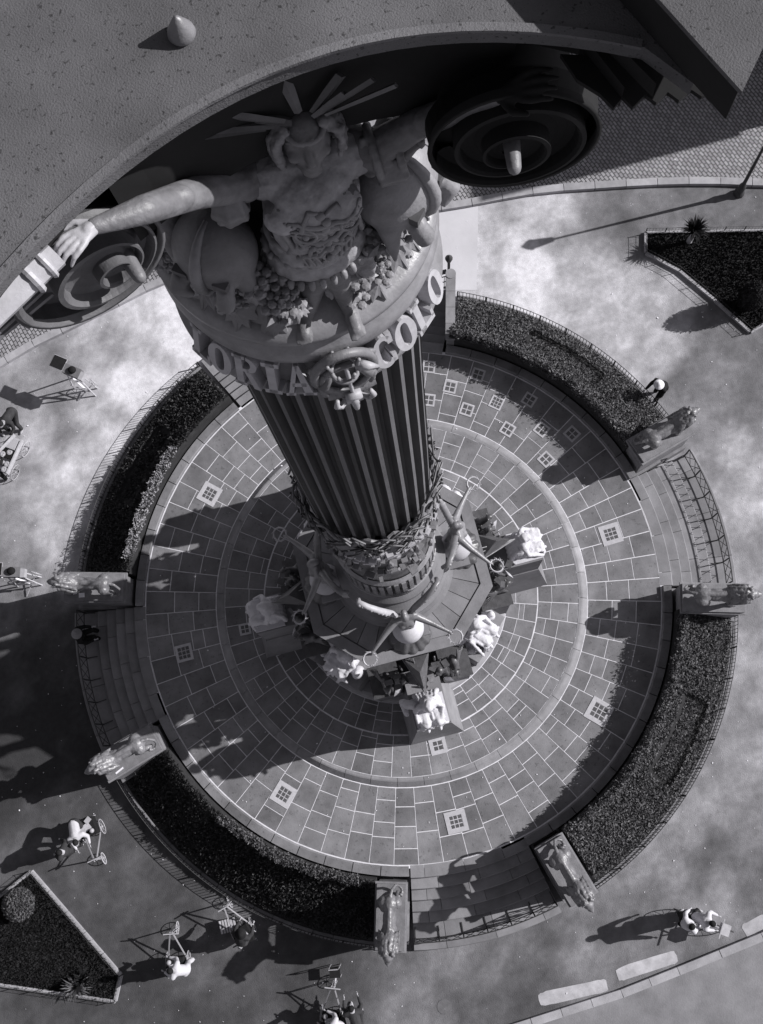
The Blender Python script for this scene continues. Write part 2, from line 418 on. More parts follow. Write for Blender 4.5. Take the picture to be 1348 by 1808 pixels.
# worn painted dashes on the road
def dash(name, cx, cy, l, w, rz, seed):
    rg = random.Random(seed); pts = []
    for k in range(26):
        a = 2 * PI * k / 26; x = math.copysign(abs(math.cos(a)) ** .28, math.cos(a)) * l / 2; y = math.copysign(abs(math.sin(a)) ** .28, math.sin(a)) * w / 2
        pts.append((x + rg.uniform(-.012, .012), y + rg.uniform(-.012, .012)))
    c = Vector((cx, cy, .004)); ax = Vector((math.cos(rz), math.sin(rz), 0))
    struct(MB().prism(pts, c, ax, Vector((-ax.y, ax.x, 0)), Vector((0, 0, 1)), .003), name, 'paintroad')
dash('road_marking', 1.87, -11.86, 1.95, .36, R(-2), 1); dash('road_marking', 4.05, -11.68, 1.75, .36, R(3), 2); dash('road_marking', 7.3, -11.42, .75, .45, R(12), 3)
# ------------------------------------------------------------------ terrace
T = MB().lathe([(0, ZT - .006), (7.66, ZT - .006)], 96)
TER = struct(T, 'terrace', 'mortar')
def slab_field(parent, r0, r1, n, z, th, rows, joint=.022, skip=(), seed=1, off=0, jit=.1):
    """radial strips of flagstones, each stone its own part"""
    rg = random.Random(seed); cnt = 0
    for i in range(n):
        a0 = 360 * i / n + off; a1 = 360 * (i + 1) / n + off
        k = rows + (1 if rg.random() < .45 else 0); base = (r1 - r0) / k
        cuts = [r0]; ph = rg.uniform(.25, .75)
        if rows > 1 or k > 1:
            cuts += [r0 + base * (j + 1) + rg.uniform(-jit, jit) - (base * .35 if i % 2 else 0) for j in range(k - 1)]
        cuts.append(r1)
        for j in range(len(cuts) - 1):
            ra, rb = cuts[j] + joint / 2, cuts[j + 1] - joint / 2
            if rb - ra < .08: continue
            rm = (ra + rb) / 2; am = (a0 + a1) / 2
            if any(abs((am - A + 180) % 360 - 180) * PI / 180 * rm < w and abs(rm - Rr) < h for (Rr, A, w, h) in skip): 
                pass
            ja = math.degrees(joint / 2 / rm)
            zt = z + rg.uniform(-.002, .002)
            mb = MB()
            c, s_ = math.cos, math.sin
            q = [(ra, a0 + ja), (rb, a0 + ja), (rb, a1 - ja), (ra, a1 - ja)]
            top = [Vector((P(r, a).x, P(r, a).y, zt)) for r, a in q]; lo = [v - Vector((0, 0, th)) for v in top]
            mb.add(lo + top, [(4, 5, 6, 7), (0, 1, 5, 4), (1, 2, 6, 5), (2, 3, 7, 6), (3, 0, 4, 7)])
            mb.build('paving_slab', 'slab', parent); cnt += 1
    return cnt
slab_field(TER, 5.47, 7.575, 68, ZT, .03, 3, seed=2, joint=.023)
MB().lathe([(7.565, ZT - .005), (7.6, ZT - .003)], 96).build('joint_band', 'mortar', TER)
# raised round floor inside: sloping worn edge band, then flagstones
ZI = ZT + .15
INN = struct(MB().lathe([(0, ZI - .006), (5.2, ZI - .006)], 96), 'round_platform', 'mortar')
for i in range(44):
    a0 = i * 360 / 44 + 1; a1 = a0 + 360 / 44 - .12
    MB().lathe([(5.18, ZI + .003), (5.26, ZI + .001), (5.30, ZI - .012), (5.45, ZT + .0), (5.45, ZT - .02)], 3, a0=a0, a1=a1).build('edge_stone', 'lightband', INN)
slab_field(INN, 4.02, 5.18, 56, ZI, .03, 2, seed=5, off=2, jit=.12)
slab_field(INN, 3.12, 4.0, 48, ZI, .03, 2, seed=6, off=4, jit=.08)
# coping stones, raised, round the edge between stairs
COP = bpy.data.objects.new('terrace_coping', None); COL.objects.link(COP); COP['kind'] = 'structure'
SECT = [(-167.6 + 360, 192.4, None)]
BEDS = [(-70.2 - 0, -18.0), (-161.2, -109.3), (18.2, 65.2), (116., 160.9)]   # azimuth spans of the planted beds
for (a, b) in [(-77.6, -12.4), (-167.6, -102.6), (12.4, 65.2), (116, 167.6)]:
    n = round((b - a) * R(1) * 7.7 / .78)
    for i in range(n):
        a0 = a + (b - a) * i / n; a1 = a + (b - a) * (i + 1) / n - .16
        MB().lathe([(7.6, ZT - .02), (7.6, ZT + .09), (7.63, ZT + .12), (7.86, ZT + .12), (7.86, ZT - .3)], 3, a0=a0, a1=a1, close=True).build('coping_stone', 'slab', COP)
# small drain openings in the coping joints
# ------------------------------------------------------------------ staircases
def stairs(center, half, label=None, treads=5, w=.32, rise=.15):
    st_ = bpy.data.objects.new('staircase', None); COL.objects.link(st_); st_['kind'] = 'structure'
    rr = 7.575
    # top landing edge stones
    for t in range(treads + 1):
        z = ZT - rise * t; r0 = rr + (.34 + w * (t - 1) if t else 0); r1 = rr + .34 + w * t
        if t == treads: r1 = 9.95
        k = 3; cuts = [center - half] + sorted(center - half + 2 * half * ((j + .35 + .3 * (t % 2)) / k) for j in range(k)) + [center + half]
        for j in range(len(cuts) - 1):
            MB().lathe([(r0, z - .3), (r1 + .012, z - .3), (r1 + .012, z - .03), (r1 - .01, z - .002 * j), (r0, z - .002 * j)], 5, a0=cuts[j] + .04, a1=cuts[j + 1] - .04, close=True).build('step_stone', 'band', st_)
    return st_
for c, h in ((180, 12.4), (-90, 12.5), (0, 12.4), (90.5, 24.8)): stairs(c, h)
# side wall of the wider top stairs
wm = thing('stair_wall', 'low wall with pale stone coping along the right side of the top stairs, ending at the gate', 'wall', (3.42, 7.1, 0), 0)
dv = Vector((.52, 1.87, 0)).normalized()
MB().bar((0, 0, .85), dv * 2.0 + Vector((0, 0, .85)), .24, 1.1).build('wall_body', 'ped', wm)
for k in range(4): MB().bar(dv * (k * .52) + Vector((0, 0, 1.44)), dv * (k * .52 + .51) + Vector((0, 0, 1.44)), .29, .08).build('coping_stone', 'lightband', wm)
MB().lathe([(0, 0), (.16, 0), (.16, 1.5), (.0, 1.5)], 16, c=dv * 2.12).build('end_post', 'lightband', wm)

# ------------------------------------------------------------------ grates
def grate(name_az, r, n, size, label, frw=.14, z=ZT):
    t = thing('floor_grate', label, 'grate', P(r, name_az, z), R(name_az), 'barred square openings in the paving')
    h = size / 2; q = h + frw
    fr = MB()
    for sx, sy, lx, ly in ((0, 1, 2 * q, frw), (0, -1, 2 * q, frw), (1, 0, frw, 2 * h), (-1, 0, frw, 2 * h)):
        fr.box((sx * (h + frw / 2), sy * (h + frw / 2), .006), (lx, ly, .016))
    fr.build('frame', 'grout', t)
    for i in range(n):
        for j in range(n):
            c = size / n
            MB().box((-h + c * (i + .5), -h + c * (j + .5), .004), (c * .8, c * .8, .012)).build('pane', 'glass', t)
    MB().box((0, 0, .002), (2 * h, 2 * h, .01)).build('bar_grid', 'grout', t)
G1 = {137: 'grate in the shadowed left paving, up and left of the column foot', 180: 'small-framed grate beside the shaded left stairs', 1.8: 'pale framed nine pane grate facing the right stairs',
      -45: 'grate with the thick white smeared frame, lower right of the paving', -90.7: 'nine pane grate facing the bottom stairs', -135: 'grate on the lower left paving near the dark bed'}
for a, l in G1.items(): grate(a, 6.45 if a == 1.8 else 6.57, 3, .36 if a != -45 else .42, l, .07 if a in (180,) else .12)
grate(177.5, 4.65, 2, .24, 'small four pane grate beside the left white statue', .05, ZI)
grate(-90.5, 4.42, 2, .28, 'white rimmed four pane grate just below the bottom white statue', .1, ZI)
G2 = [((3.08, 5.83), 'leftmost clear grate of the cluster near the top right bed'), ((3.38, 5.0), 'inner grate of the cluster, nearest the raised centre on the left'), ((4.3, 4.97), 'brightest six paned grate in the middle of the cluster'),
      ((4.4, 4.08), 'small grate near the rim of the raised round floor'), ((5.38, 3.81), 'grate right of middle in the cluster, under the top right bed'), ((5.25, 2.88), 'grate lying in the lion shadow at the upper right'),
      ((4.0, 5.98), 'outer grate close against the coping, top of the cluster'), ((5.28, 4.8), 'outer grate half covered by the hedge shadow'), ((6.22, 3.44), 'outermost grate close to the upper right lion pedestal'),
      ((2.62, 6.62), 'grate partly hidden behind the fluted column edge'), ((2.34, 5.6), 'grate touching the column outline below the others')]
for (x, y), l in G2: grate(math.degrees(math.atan2(y, x)), math.hypot(x, y), 2 if (x, y) != (4.3, 4.97) else 3, .3, l, .045)

# ------------------------------------------------------------------ planted beds
def leaves(cx, cy, cz, n, size, rg, up=.6):
    """numpy leaf quads at the given arrays"""
    ax = rg.normal(size=(n, 3)); ax[:, 2] = np.abs(ax[:, 2]) * up + .15; ax /= np.linalg.norm(ax, axis=1)[:, None]
    b = rg.normal(size=(n, 3)); b -= ax * (b * ax).sum(1)[:, None]; b /= np.linalg.norm(b, axis=1)[:, None]
    sz = (size * rg.uniform(.5, 1.3, n))[:, None]
    c = np.stack([cx, cy, cz], 1)
    p = np.stack([c - b * sz * .35, c + ax * sz - b * sz * .1, c + ax * sz * 1.2 + b * sz * .15, c + b * sz * .4], 1)
    return p.reshape(-1, 3)
def quads(name, pts, m, parent=None, kind=None):
    n = len(pts) // 4; me = bpy.data.meshes.new(name)
    me.vertices.add(len(pts)); me.vertices.foreach_set('co', pts.astype('f').ravel())
    me.loops.add(len(pts)); me.loops.foreach_set('vertex_index', np.arange(len(pts), dtype='i'))
    me.polygons.add(n); me.polygons.foreach_set('loop_start', (np.arange(n) * 4).astype('i'))
    me.update(calc_edges=True); me.materials.append(MT[m])
    return link(name, me, parent, kind)
def bedz(r): return .12 + (9.72 - r) / 1.72 * 1.28
def bed(a0, a1, label, seed, size=.07, shrub=None, rec=None, n=26000, lift=0, lm='leaf'):
    t = thing('garden_bed', label, 'garden bed', (0, 0, 0))
    MB().lathe([(9.75, 0), (9.75, .08), (9.6, .18), (8.0, 1.38 + lift), (7.93, 1.34 + lift), (7.9, .6), (8.4, 0)], 40, a0=a0, a1=a1, close=True).build('soil', 'soil', t)
    rg = np.random.default_rng(seed)
    az = rg.uniform(a0 + .3, a1 - .3, n); r = np.sqrt(rg.uniform(7.92 ** 2, 9.66 ** 2, n))
    z = bedz(r)
    h = rg.uniform(0, .14, n) + .10 * gridnoise(r * np.cos(np.radians(az)), r * np.sin(np.radians(az)), 2.2, seed, 3)
    h += np.where(r < 8.2, (8.2 - r) * .2, 0) + lift
    if rec:
        ra, rb, b0, b1 = rec; w = .085
        edge = (((np.abs(r - ra) < w) | (np.abs(r - rb) < w)) & (az > b0) & (az < b1)) | (((np.abs(az - b0) * r * PI / 180 < w) | (np.abs(az - b1) * r * PI / 180 < w)) & (r > ra) & (r < rb))
        inside = (r > ra) & (r < rb) & (az > b0) & (az < b1)
        keep = ~edge; h = np.where(inside, h * .25, h)
        az, r, z, h = az[keep], r[keep], z[keep], h[keep]
        c2 = (np.abs(r - 9.42) > .04) | (rg.random(len(r)) < .3); az, r, z, h = az[c2], r[c2], z[c2], h[c2]
    x = r * np.cos(np.radians(az)); y = r * np.sin(np.radians(az))
    quads('foliage', leaves(x, y, z + h, len(x), size, rg), lm, t, 'stuff')
    if shrub:
        s0, s1, k, sm = shrub; pts = []
        for i in range(k):
            A = s0 + (s1 - s0) * (i + rg.uniform(-.3, .3)) / k; rr = 7.99 + rg.uniform(-.05, .1); hh = rg.uniform(.22, .34)
            m = 90 if lm == 'leafd' else 190; c = P(rr, A, 1.38 + lift * .8)
            q = rg.normal(size=(m, 3)); q /= np.linalg.norm(q, axis=1)[:, None]; q *= rg.uniform(.5, 1, m)[:, None] * np.array([.14, .14, hh])
            pts.append(leaves(c.x + q[:, 0], c.y + q[:, 1], c.z + hh * .6 + q[:, 2], m, .05, rg, 1))
        quads('edge_shrubs', np.concatenate(pts), sm, t, 'stuff')
    return t
bed(-70.2, -18.0, 'sunlit leafy garden bed at the lower right with a sunken rectangle planted in it', 21, rec=(8.55, 9.25, -50, -34), shrub=(-69, -18.5, 62, 'leaf'), n=52000, lift=.14, size=.052)
bed(18.2, 64.6, 'sunlit hedge-like garden bed at the top right beyond the fluted column', 22, rec=(8.6, 9.15, 33, 49), shrub=(19, 64, 56, 'leaf'), n=46000, lift=.18, size=.052)
bed(116, 160.9, 'left garden bed, black with shade partly painted into its leaves, with a row of pale shrubs on its inner edge', 23, shrub=(133, 158, 42, 'leaf2'), rec=(8.6, 9.2, 130, 146), n=22000, size=.06, lm='leafd')
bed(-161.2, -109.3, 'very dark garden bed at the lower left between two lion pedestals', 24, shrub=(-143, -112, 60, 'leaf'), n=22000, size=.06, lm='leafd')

# ------------------------------------------------------------------ wire fences round the beds
def arcfence(a0, a1, label, r=9.86, h=.46):
    t = thing('wire_fence', label, 'fence', (0, 0, 0), 0, 'low wire fences round the planted beds')
    n = max(2, round((a1 - a0) / 5.2))
    for i in range(n + 1):
        a = a0 + (a1 - a0) * i / n; MB().bar(P(r, a, 0), P(r, a, h), .035).build('post', 'wire', t)
    m = n * 6
    for z in (h, .1):
        MB().tube([P(r, a0 + (a1 - a0) * i / m, z) for i in range(m + 1)], .011, 4).build('rail', 'wire', t)
    pk = MB(); q = int((a1 - a0) * R(1) * r / .11)
    for i in range(q):
        a = a0 + (a1 - a0) * (i + .5) / q; p = P(r, a, 0); pk.bar(p + Vector((0, 0, .04)), p + Vector((0, 0, h)), .014)
    pk.build('wire_pickets', 'wire', t, kind='stuff')
    k = int((a1 - a0) * R(1) * r / .6)
    for i in range(k):
        b0 = a0 + (a1 - a0) * i / k; wedge(MB(), 9.77, 9.92, b0, b0 + (a1 - a0) / k - .1, 0, .07, 2).build('edging_stone', 'band' , t)
arcfence(-71, -17.6, 'low wire fence curving round the lower right bed'); arcfence(17.6, 65, 'low wire fence round the top right bed')
arcfence(116, 161.6, 'low wire fence casting a comb of picket shadows left of the left bed'); arcfence(-162, -108.8, 'low wire fence round the dark lower left bed')

# iron lattice barriers across the foot of the stairs
def lattice(c, half, label, r=9.62, z0=.15, h=.85):
    t = thing('iron_barrier', label, 'barrier', (0, 0, 0), 0, 'iron lattice barriers closing the stairs')
    n = 6
    for i in range(n + 1):
        a = c - half + 2 * half * i / n
        MB().bar(P(r, a, z0), P(r, a, z0 + h), .035).build('post', 'wire', t); MB().bar(P(r, a, z0 + .02), P(r - .3, a, z0 + .02), .025).build('foot_brace', 'wire', t)
    for z in (h, .14): MB().tube([P(r, c - half + 2 * half * i / 24, z0 + z) for i in range(25)], .017, 5).build('rail', 'wire', t)
    for i in range(n):
        a = c - half + 2 * half * (i + .04) / n; b = c - half + 2 * half * (i + .96) / n; m = (a + b) / 2
        for (A, z1, B, z2) in ((a, .14, m, h), (a, h, m, .14), (m, .14, b, h), (m, h, b, .14)):
            MB().bar(P(r, A, z0 + z1), P(r, B, z0 + z2), .014).build('lattice_bar', 'wire', t)
lattice(0, 12.2, 'iron lattice barrier at the right stairs throwing a net of shadows'); lattice(-90, 12.2, 'iron lattice barrier at the bottom stairs'); lattice(180, 12.2, 'iron lattice barrier at the shaded left stairs')
gp = thing('gate_post', 'iron gate with lamp bracket at the head of the top stairs', 'gate', (3.98, 9.35, 0))
MB().bar((0, 0, 0), (0, 0, 1.9), .07).build('post', 'wire', gp); MB().box((-.35, 0, 1.25), (.55, .06, .22)).build('sign_plate', 'ped', gp)
for z in (.1, .5, .9): MB().bar((-.02, 0, z), (-1.1, -.02, z), .025).build('rail', 'wire', gp)
for k in range(7): MB().bar((-.14 * (k + 1), 0, .1), (-.14 * (k + 1), 0, .9), .018).build('picket', 'wire', gp)
MB().lathe([(.0, 1.9), (.06, 1.9), (.12, 2.15), (.03, 2.3), (0, 2.36)], 10).build('lamp_head', 'wire', gp)

# ------------------------------------------------------------------ lawns outside
def lawn(poly, label, seed, posts=True):
    t = thing('lawn_bed', label, 'lawn bed', (0, 0, 0), 0)
    me = MB().prism([(p[0], p[1]) for p in poly], (0, 0, 0), (1, 0, 0), (0, 1, 0), (0, 0, 1), .07); me.build('soil', 'soil', t)
    xs = [p[0] for p in poly]; ys = [p[1] for p in poly]; rg = np.random.default_rng(seed)
    n = 60000; X = rg.uniform(min(xs), max(xs), n); Y = rg.uniform(min(ys), max(ys), n); ins = np.zeros(n, bool); k = len(poly)
    for i in range(k):
        x1, y1 = poly[i]; x2, y2 = poly[(i + 1) % k]
        c = ((y1 > Y) != (y2 > Y)) & (X < (x2 - x1) * (Y - y1) / (y2 - y1 + 1e-9) + x1); ins ^= c
    X = X[ins][:30000]; Y = Y[ins][:30000]
    quads('grass', leaves(X, Y, np.full(len(X), .07), len(X), .055, rg, 1.4), 'lawn', t, 'stuff')
    for i in range(k):
        a = Vector((*poly[i], 0)); b = Vector((*poly[(i + 1) % k], 0)); m = max(1, round((b - a).length / .8)); d = (b - a) / m
        for j in range(m):
            MB().bar(a + d * j + Vector((0, 0, .05)), a + d * (j + .98) + Vector((0, 0, .05)), .09, .12).build('edging_stone', 'kerb', t)
    f = MB()
    for i in range(k):
        a = Vector((*poly[i], 0)); b = Vector((*poly[(i + 1) % k], 0)); m = max(1, round((b - a).length / .62)); d = (b - a) / m
        for j in range(m): MB().bar(a + d * j, a + d * j + Vector((0, 0, .38)), .022).build('fence_post', 'wire', t)
        for z in (.36, .2): f.bar(a + Vector((0, 0, z)), b + Vector((0, 0, z)), .008)
        q = int((b - a).length / .1)
        for j in range(q): p = a + (b - a) * (j / q); f.bar(p + Vector((0, 0, .1)), p + Vector((0, 0, .36)), .005)
    f.build('wire_mesh', 'wire', t, kind='stuff')
lawn([(10.5, 9.42), (10.3, 8.75), (11.14, 7.87), (11.87, 6.68), (12.62, 5.34), (13.5, 5.6), (19, 7.2), (19, 7.8), (14.08, 8.48)], 'pointed dark lawn with pale edging at the right', 31)
lawn([(-12.44, -4.95), (-10.44, -8.38), (-10.74, -9.02), (-11.75, -8.62), (-13.93, -7.78), (-19, -6.5), (-19, -6.6 + .4), (-13.49, -5.42)], 'pointed dark lawn with bright edging in the bottom left corner', 32)
def spiky(loc, label, n, l, h, m, seed):
    t = thing('yucca_plant', label, 'plant', loc); rg = random.Random(seed)
    if h > .3: MB().tube([(0, 0, 0), (.02, 0, h * .5), (0, 0, h)], [.1, .07, .09], 8).build('trunk', 'wood', t)
    lf = MB()
    for i in range(n):
        a = rg.uniform(0, 2 * PI); e = rg.uniform(.15, 1.3); L_ = l * rg.uniform(.7, 1.1); d = Vector((math.cos(a) * math.cos(e), math.sin(a) * math.cos(e), math.sin(e)))
        s_ = Vector((-math.sin(a), math.cos(a), 0)) * .022; b = Vector((0, 0, h)); m_ = b + d * L_ * .55 + Vector((0, 0, .01)); tip = b + d * L_ - Vector((0, 0, .18 * L_ * math.cos(e)))
        lf.add([b - s_ * .7, b + s_ * .7, m_ + s_, tip, m_ - s_], [(0, 1, 2, 4), (4, 2, 3)])
    lf.build('leaf_blades', m, t, kind='stuff'); return t
spiky((11.72, 8.75, .07), 'dark spiky yucca standing in the right lawn beside its edging', 150, .55, .75, 'lawn', 1)
spiky((-11.72, -8.35, .07), 'pale bladed spiky yucca in the tip of the bottom left lawn', 90, .5, .12, 'leaf', 2)
spiky((-11.5, -8.2, .07), 'dark companion yucca behind the pale one in the bottom left lawn', 60, .5, .1, 'lawn', 4)
def bush(loc, label, rx, rz, seed, n=5000, m='leaf'):
    t = thing('round_bush', label, 'bush', loc); rg = np.random.default_rng(seed)
    q = rg.normal(size=(n, 3)); q /= np.linalg.norm(q, axis=1)[:, None]; q *= (rg.uniform(.82, 1.03, n))[:, None]
    MB().ell((0, 0, rz), (rx * .85, rx * .85, rz * .9)).build('crown_core', 'soil', t)
    quads('foliage', leaves(q[:, 0] * rx, q[:, 1] * rx, rz + q[:, 2] * rz, n, .045, rg, .8), m, t, 'stuff')
    MB().tube([(0, 0, 0), (0, 0, rz)], .05, 6).build('stem', 'wood', t)
bush((-12.85, -5.75, .05), 'clipped round bush in the corner of the bottom left lawn', .46, .35, 1)
bush((12.75, 6.2, .05), 'upright clipped dark bush at the narrow end of the right lawn', .4, .8, 2, m='lawn')
# lamp post whose foot stands by the cobbled road
lp = thing('street_lamp', 'tall dark street lamp at the right edge with a long thin shadow across the gravel', 'street lamp', (13.75, 9.92, 0))
MB().lathe([(0, 0), (.17, 0), (.17, .12), (.11, .25), (.12, .5), (.06, .7), (.045, 2.5), (.03, 4.0), (0, 4.0)], 14).build('post', 'wire', lp)
lh = MB().lathe([(0, 4.0), (.09, 4.0), (.17, 4.42), (.2, 4.45), (.07, 4.6), (0, 4.68)], 8).build('lantern', 'wire', lp)
# unseen building, added to throw the broad shadow over the cobbles
cb = thing('shadow_caster_building', 'assumed unseen building, added to cast the shadow on the cobbled road', 'building', (24, 17.9, 0))
MB().box((0, 0, 4.5), (8, 12, 9)).build('wall', 'wall', cb); MB().box((0, 0, 9.1), (8.6, 12.6, .25)).build('roof', 'ped', cb)
for k in range(5):
    for j in range(3):
        MB().box((-4.02, -4.6 + 2.3 * k, 1.8 + 2.7 * j), (.1, 1.0, 1.5)).build('window', 'glass', cb)
        MB().box((-4.06, -4.6 + 2.3 * k, 1.0 + 2.7 * j), (.2, 1.2, .1)).build('window_sill', 'kerb', cb)

# scraps of paper and petals scattered over the gravel
rg = np.random.default_rng(77); n = 620; pts = []
while len(pts) < n:
    x, y = rg.uniform(-14, 15), rg.uniform(-12.3, 12); r = math.hypot(x, y)
    if r < 10 and r > 7.5: continue
    z = .012 if r > 10 else (ZT + .012 if r > 5.5 else ZI + .012)
    if r < 4.6: continue
    s_ = rg.choice([.009, .014, .022], p=[.6, .32, .08]); a = rg.uniform(0, 6.3); u = np.array([math.cos(a), math.sin(a), .3]) * s_; v = np.array([-math.sin(a), math.cos(a), .2]) * s_ * .7
    c = np.array([x, y, z + s_ * .4]); pts.append(np.array([c - u - v, c + u - v, c + u + v, c - u + v]))
lt = quads('litter', np.concatenate(pts), 'paper', None, 'stuff'); lt['label'] = 'tiny white scraps scattered over gravel and paving'

for (px, py, l) in ((785, 1778, 'round iron cover in the road below the bottom stairs'), (236, 1642, 'faint round iron cover in the lower left gravel')):
    if px < 500: continue
    v = at(px, py, 0); c = thing('manhole_cover', l, 'manhole cover', (v.x, v.y, 0))
    MB().lathe([(.0, .008), (.2, .008), (.2, .0)], 28).build('lid', 'steel', c)
# ------------------------------------------------------------------ octagonal pedestal
OCT = [-116, -64, -26, 26, 64, 116, 154, 206]
def octo(r, z): return [P(r, a, z) for a in OCT]
def octprism(mb, r, z0, z1): 
    q = [(p.x, p.y) for p in octo(r, 0)]; return mb.prism(q, (0, 0, z0), (1, 0, 0), (0, 1, 0), (0, 0, 1), z1 - z0)
PED = thing('octagonal_pedestal', 'big octagonal stone pedestal under the fluted column with a flat projecting cornice', 'pedestal', (0, 0, ZI))
MB().lathe([(0, .32), (2.95, .32), (3.05, .28), (3.1, .2), (3.1, -.02)], 96).build('plinth', 'lightband', PED)
octprism(MB(), 1.95, .3, 5.0).build('body', 'oct', PED)
octprism(octprism(MB(), 2.12, 4.9, 5.05), 2.28, 5.05, 5.22).build('moulding', 'oct', PED)
octprism(MB(), 2.36, 5.22, 5.36).build('cornice', 'oct', PED)
for i in range(8):   # cornice rim and roof slabs of the octagon, one set per face
    a, b = octo(2.5, 5.45)[i], octo(2.5, 5.45)[(i + 1) % 8]; a2, b2 = octo(2.2, 5.45)[i], octo(2.2, 5.45)[(i + 1) % 8]
    d = Vector((0, 0, .12))
    vs = [a - d, b - d, b2 - d, a2 - d, a, b, b2, a2]
    MB().add(vs, [(0, 3, 2, 1), (4, 5, 6, 7), (0, 1, 5, 4), (1, 2, 6, 5), (2, 3, 7, 6), (3, 0, 4, 7)]).build('rim_stone', 'oct', PED)
    a3, b3 = octo(2.17, 5.42)[i], octo(2.17, 5.42)[(i + 1) % 8]; a4, b4 = octo(1.35, 5.5)[i], octo(1.35, 5.5)[(i + 1) % 8]
    for k in range(3):
        f0, f1 = k / 3 + .006, (k + 1) / 3 - .006
        q = [a3.lerp(b3, f0), a3.lerp(b3, f1), a4.lerp(b4, f1), a4.lerp(b4, f0)]
        lo = [v - Vector((0, 0, .09)) for v in q]
        MB().add(lo + q, [(0, 3, 2, 1), (4, 5, 6, 7), (0, 1, 5, 4), (1, 2, 6, 5), (2, 3, 7, 6), (3, 0, 4, 7)]).build('roof_slab', 'oct', PED)
# ------------------------------------------------------------------ column
ZB = 6.45
COLM = thing('fluted_column', 'tall dark fluted column rising from the octagonal pedestal to the capital', 'column', (0, 0, 0))
MB().lathe([(1.5, ZB), (1.5, ZB + .12), (1.42, ZB + .2), (1.42, ZB + .3), (1.36, ZB + .4), (1.36, ZB + .52), (1.28, ZB + .6), (1.22, ZB + .8), (1.25, ZB + .95), (1.31, ZB + 1.05), (1.3, ZB + 1.2), (1.2, ZB + 1.3), (1.12, ZB + 1.4), (1.12, ZB + 1.6), (1.0, ZB + 1.75)], 96).build('base', 'oct', COLM, smooth=False)
MB().lathe([(.98, 8.1), (.98, 15.2)], 72).build('relief_drum', 'bronze', COLM)
MB().lathe([(1.0, 14.3), (1.09, 14.36), (1.12, 14.5), (1.05, 14.7), (1.02, 14.9)], 72).build('drum_ring', 'cap', COLM)
MB().lathe([(1.0, 10.5), (1.07, 10.55), (1.08, 10.65), (1.0, 10.75)], 72).build('drum_ring', 'cap', COLM)
rg = random.Random(3)
rel = MB()   # crowded relief figures round the drum
for i in range(230):
    a = rg.uniform(0, 360); z = rg.uniform(11.4, 14.2); p = P(rg.uniform(1.0, 1.08), a, z)
    if rg.random() < .5: rel.cap(p, p + Vector((rg.uniform(-.06, .06), rg.uniform(-.06, .06), rg.uniform(.2, .5))), .06, .035, 6)
    else: rel.box(p, (rg.uniform(.08, .2), rg.uniform(.06, .16), rg.uniform(.06, .2)), R(a) + rg.uniform(-.3, .3))
rel.build('relief_figures', 'cap', COLM, kind='stuff')
for i in range(40):
    a = i * 9; MB().box(P(1.03, a, 9.6), (.07, .1, 1.4), R(a)).build('drum_bar', 'cap', COLM)
MB().lathe([(1.0, 8.9), (1.09, 8.93), (1.09, 9.05), (1.0, 9.1)], 72).build('drum_ring', 'cap', COLM)
# square relief blocks in a paler metal
for i in range(34):
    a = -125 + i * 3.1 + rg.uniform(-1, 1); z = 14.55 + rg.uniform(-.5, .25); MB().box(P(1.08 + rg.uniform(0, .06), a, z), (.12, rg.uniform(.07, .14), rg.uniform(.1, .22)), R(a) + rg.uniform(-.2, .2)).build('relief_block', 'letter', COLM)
NF = 28; RS = 1.02
sh = []; Z0, Z1 = 15.0, 23.9
prof = []
for i in range(NF):
    for k, (fa, dr) in enumerate(((0, 0), (.24, 0), (.27, -.03), (.36, -.1), (.5, -.135), (.74, -.135), (.88, -.1), (.97, -.03))):
        prof.append((360 * (i + fa) / NF, dr))
vs = []; fs = []; n = len(prof)
for z, r in ((Z0, 1.035), (18, 1.03), (21, 1.01), (Z1, 1.0)):
    for a, dr in prof: p = P(r + dr, a, z); vs.append(p)
for j in range(3):
    for i in range(n): fs.append((j * n + i, j * n + (i + 1) % n, (j + 1) * n + (i + 1) % n, (j + 1) * n + i))
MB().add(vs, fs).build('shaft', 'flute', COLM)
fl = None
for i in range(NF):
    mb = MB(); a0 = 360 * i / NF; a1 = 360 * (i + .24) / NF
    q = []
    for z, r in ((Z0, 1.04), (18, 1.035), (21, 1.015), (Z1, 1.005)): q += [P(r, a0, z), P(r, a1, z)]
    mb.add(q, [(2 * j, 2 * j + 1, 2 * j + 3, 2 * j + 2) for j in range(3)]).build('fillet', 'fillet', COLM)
# leaf garland round the shaft
def blade(l=.42, w=.06, cup=.03, curl=.12, bend=.14):
    vs = []; fs = []; m = 6
    for i in range(m + 1):
        t = i / m; ww = w * math.sin(PI * min(1, t * .9 + .08)) ** .7 * (1 if t < 1 else 0)
        z = curl * t * t; 
        yy = bend * math.sin(t * 2.6) ** 2 * (1 if t < .6 else 1); vs += [(t * l, yy - ww, z), (t * l, yy, z - cup), (t * l, yy + ww, z), (t * l, yy, z - cup - .02)]
    for i in range(m):
        o = i * 4; fs += [(o, o + 1, o + 5, o + 4), (o + 1, o + 2, o + 6, o + 5), (o + 2, o + 3, o + 7, o + 6), (o + 3, o, o + 4, o + 7)]
    return MB().add(vs, fs)
bm_ = blade(.46, .032, .015, .04).mesh('wreath_leaf', MT['garland'], True)
GAR = thing('leaf_garland', 'garland of long pointed metal leaves wrapped round the lower shaft', 'garland', (0, 0, 0))
tw = MB()
for q in range(3):
    tw.tube([P(1.1 + .03 * math.sin(a * .3 + q * 2), a, 15.6 + .35 * math.sin(a / 9 + q * 2.1)) for a in range(0, 361, 5)], .035, 6)
tw.build('twisted_stem', 'garland', GAR)
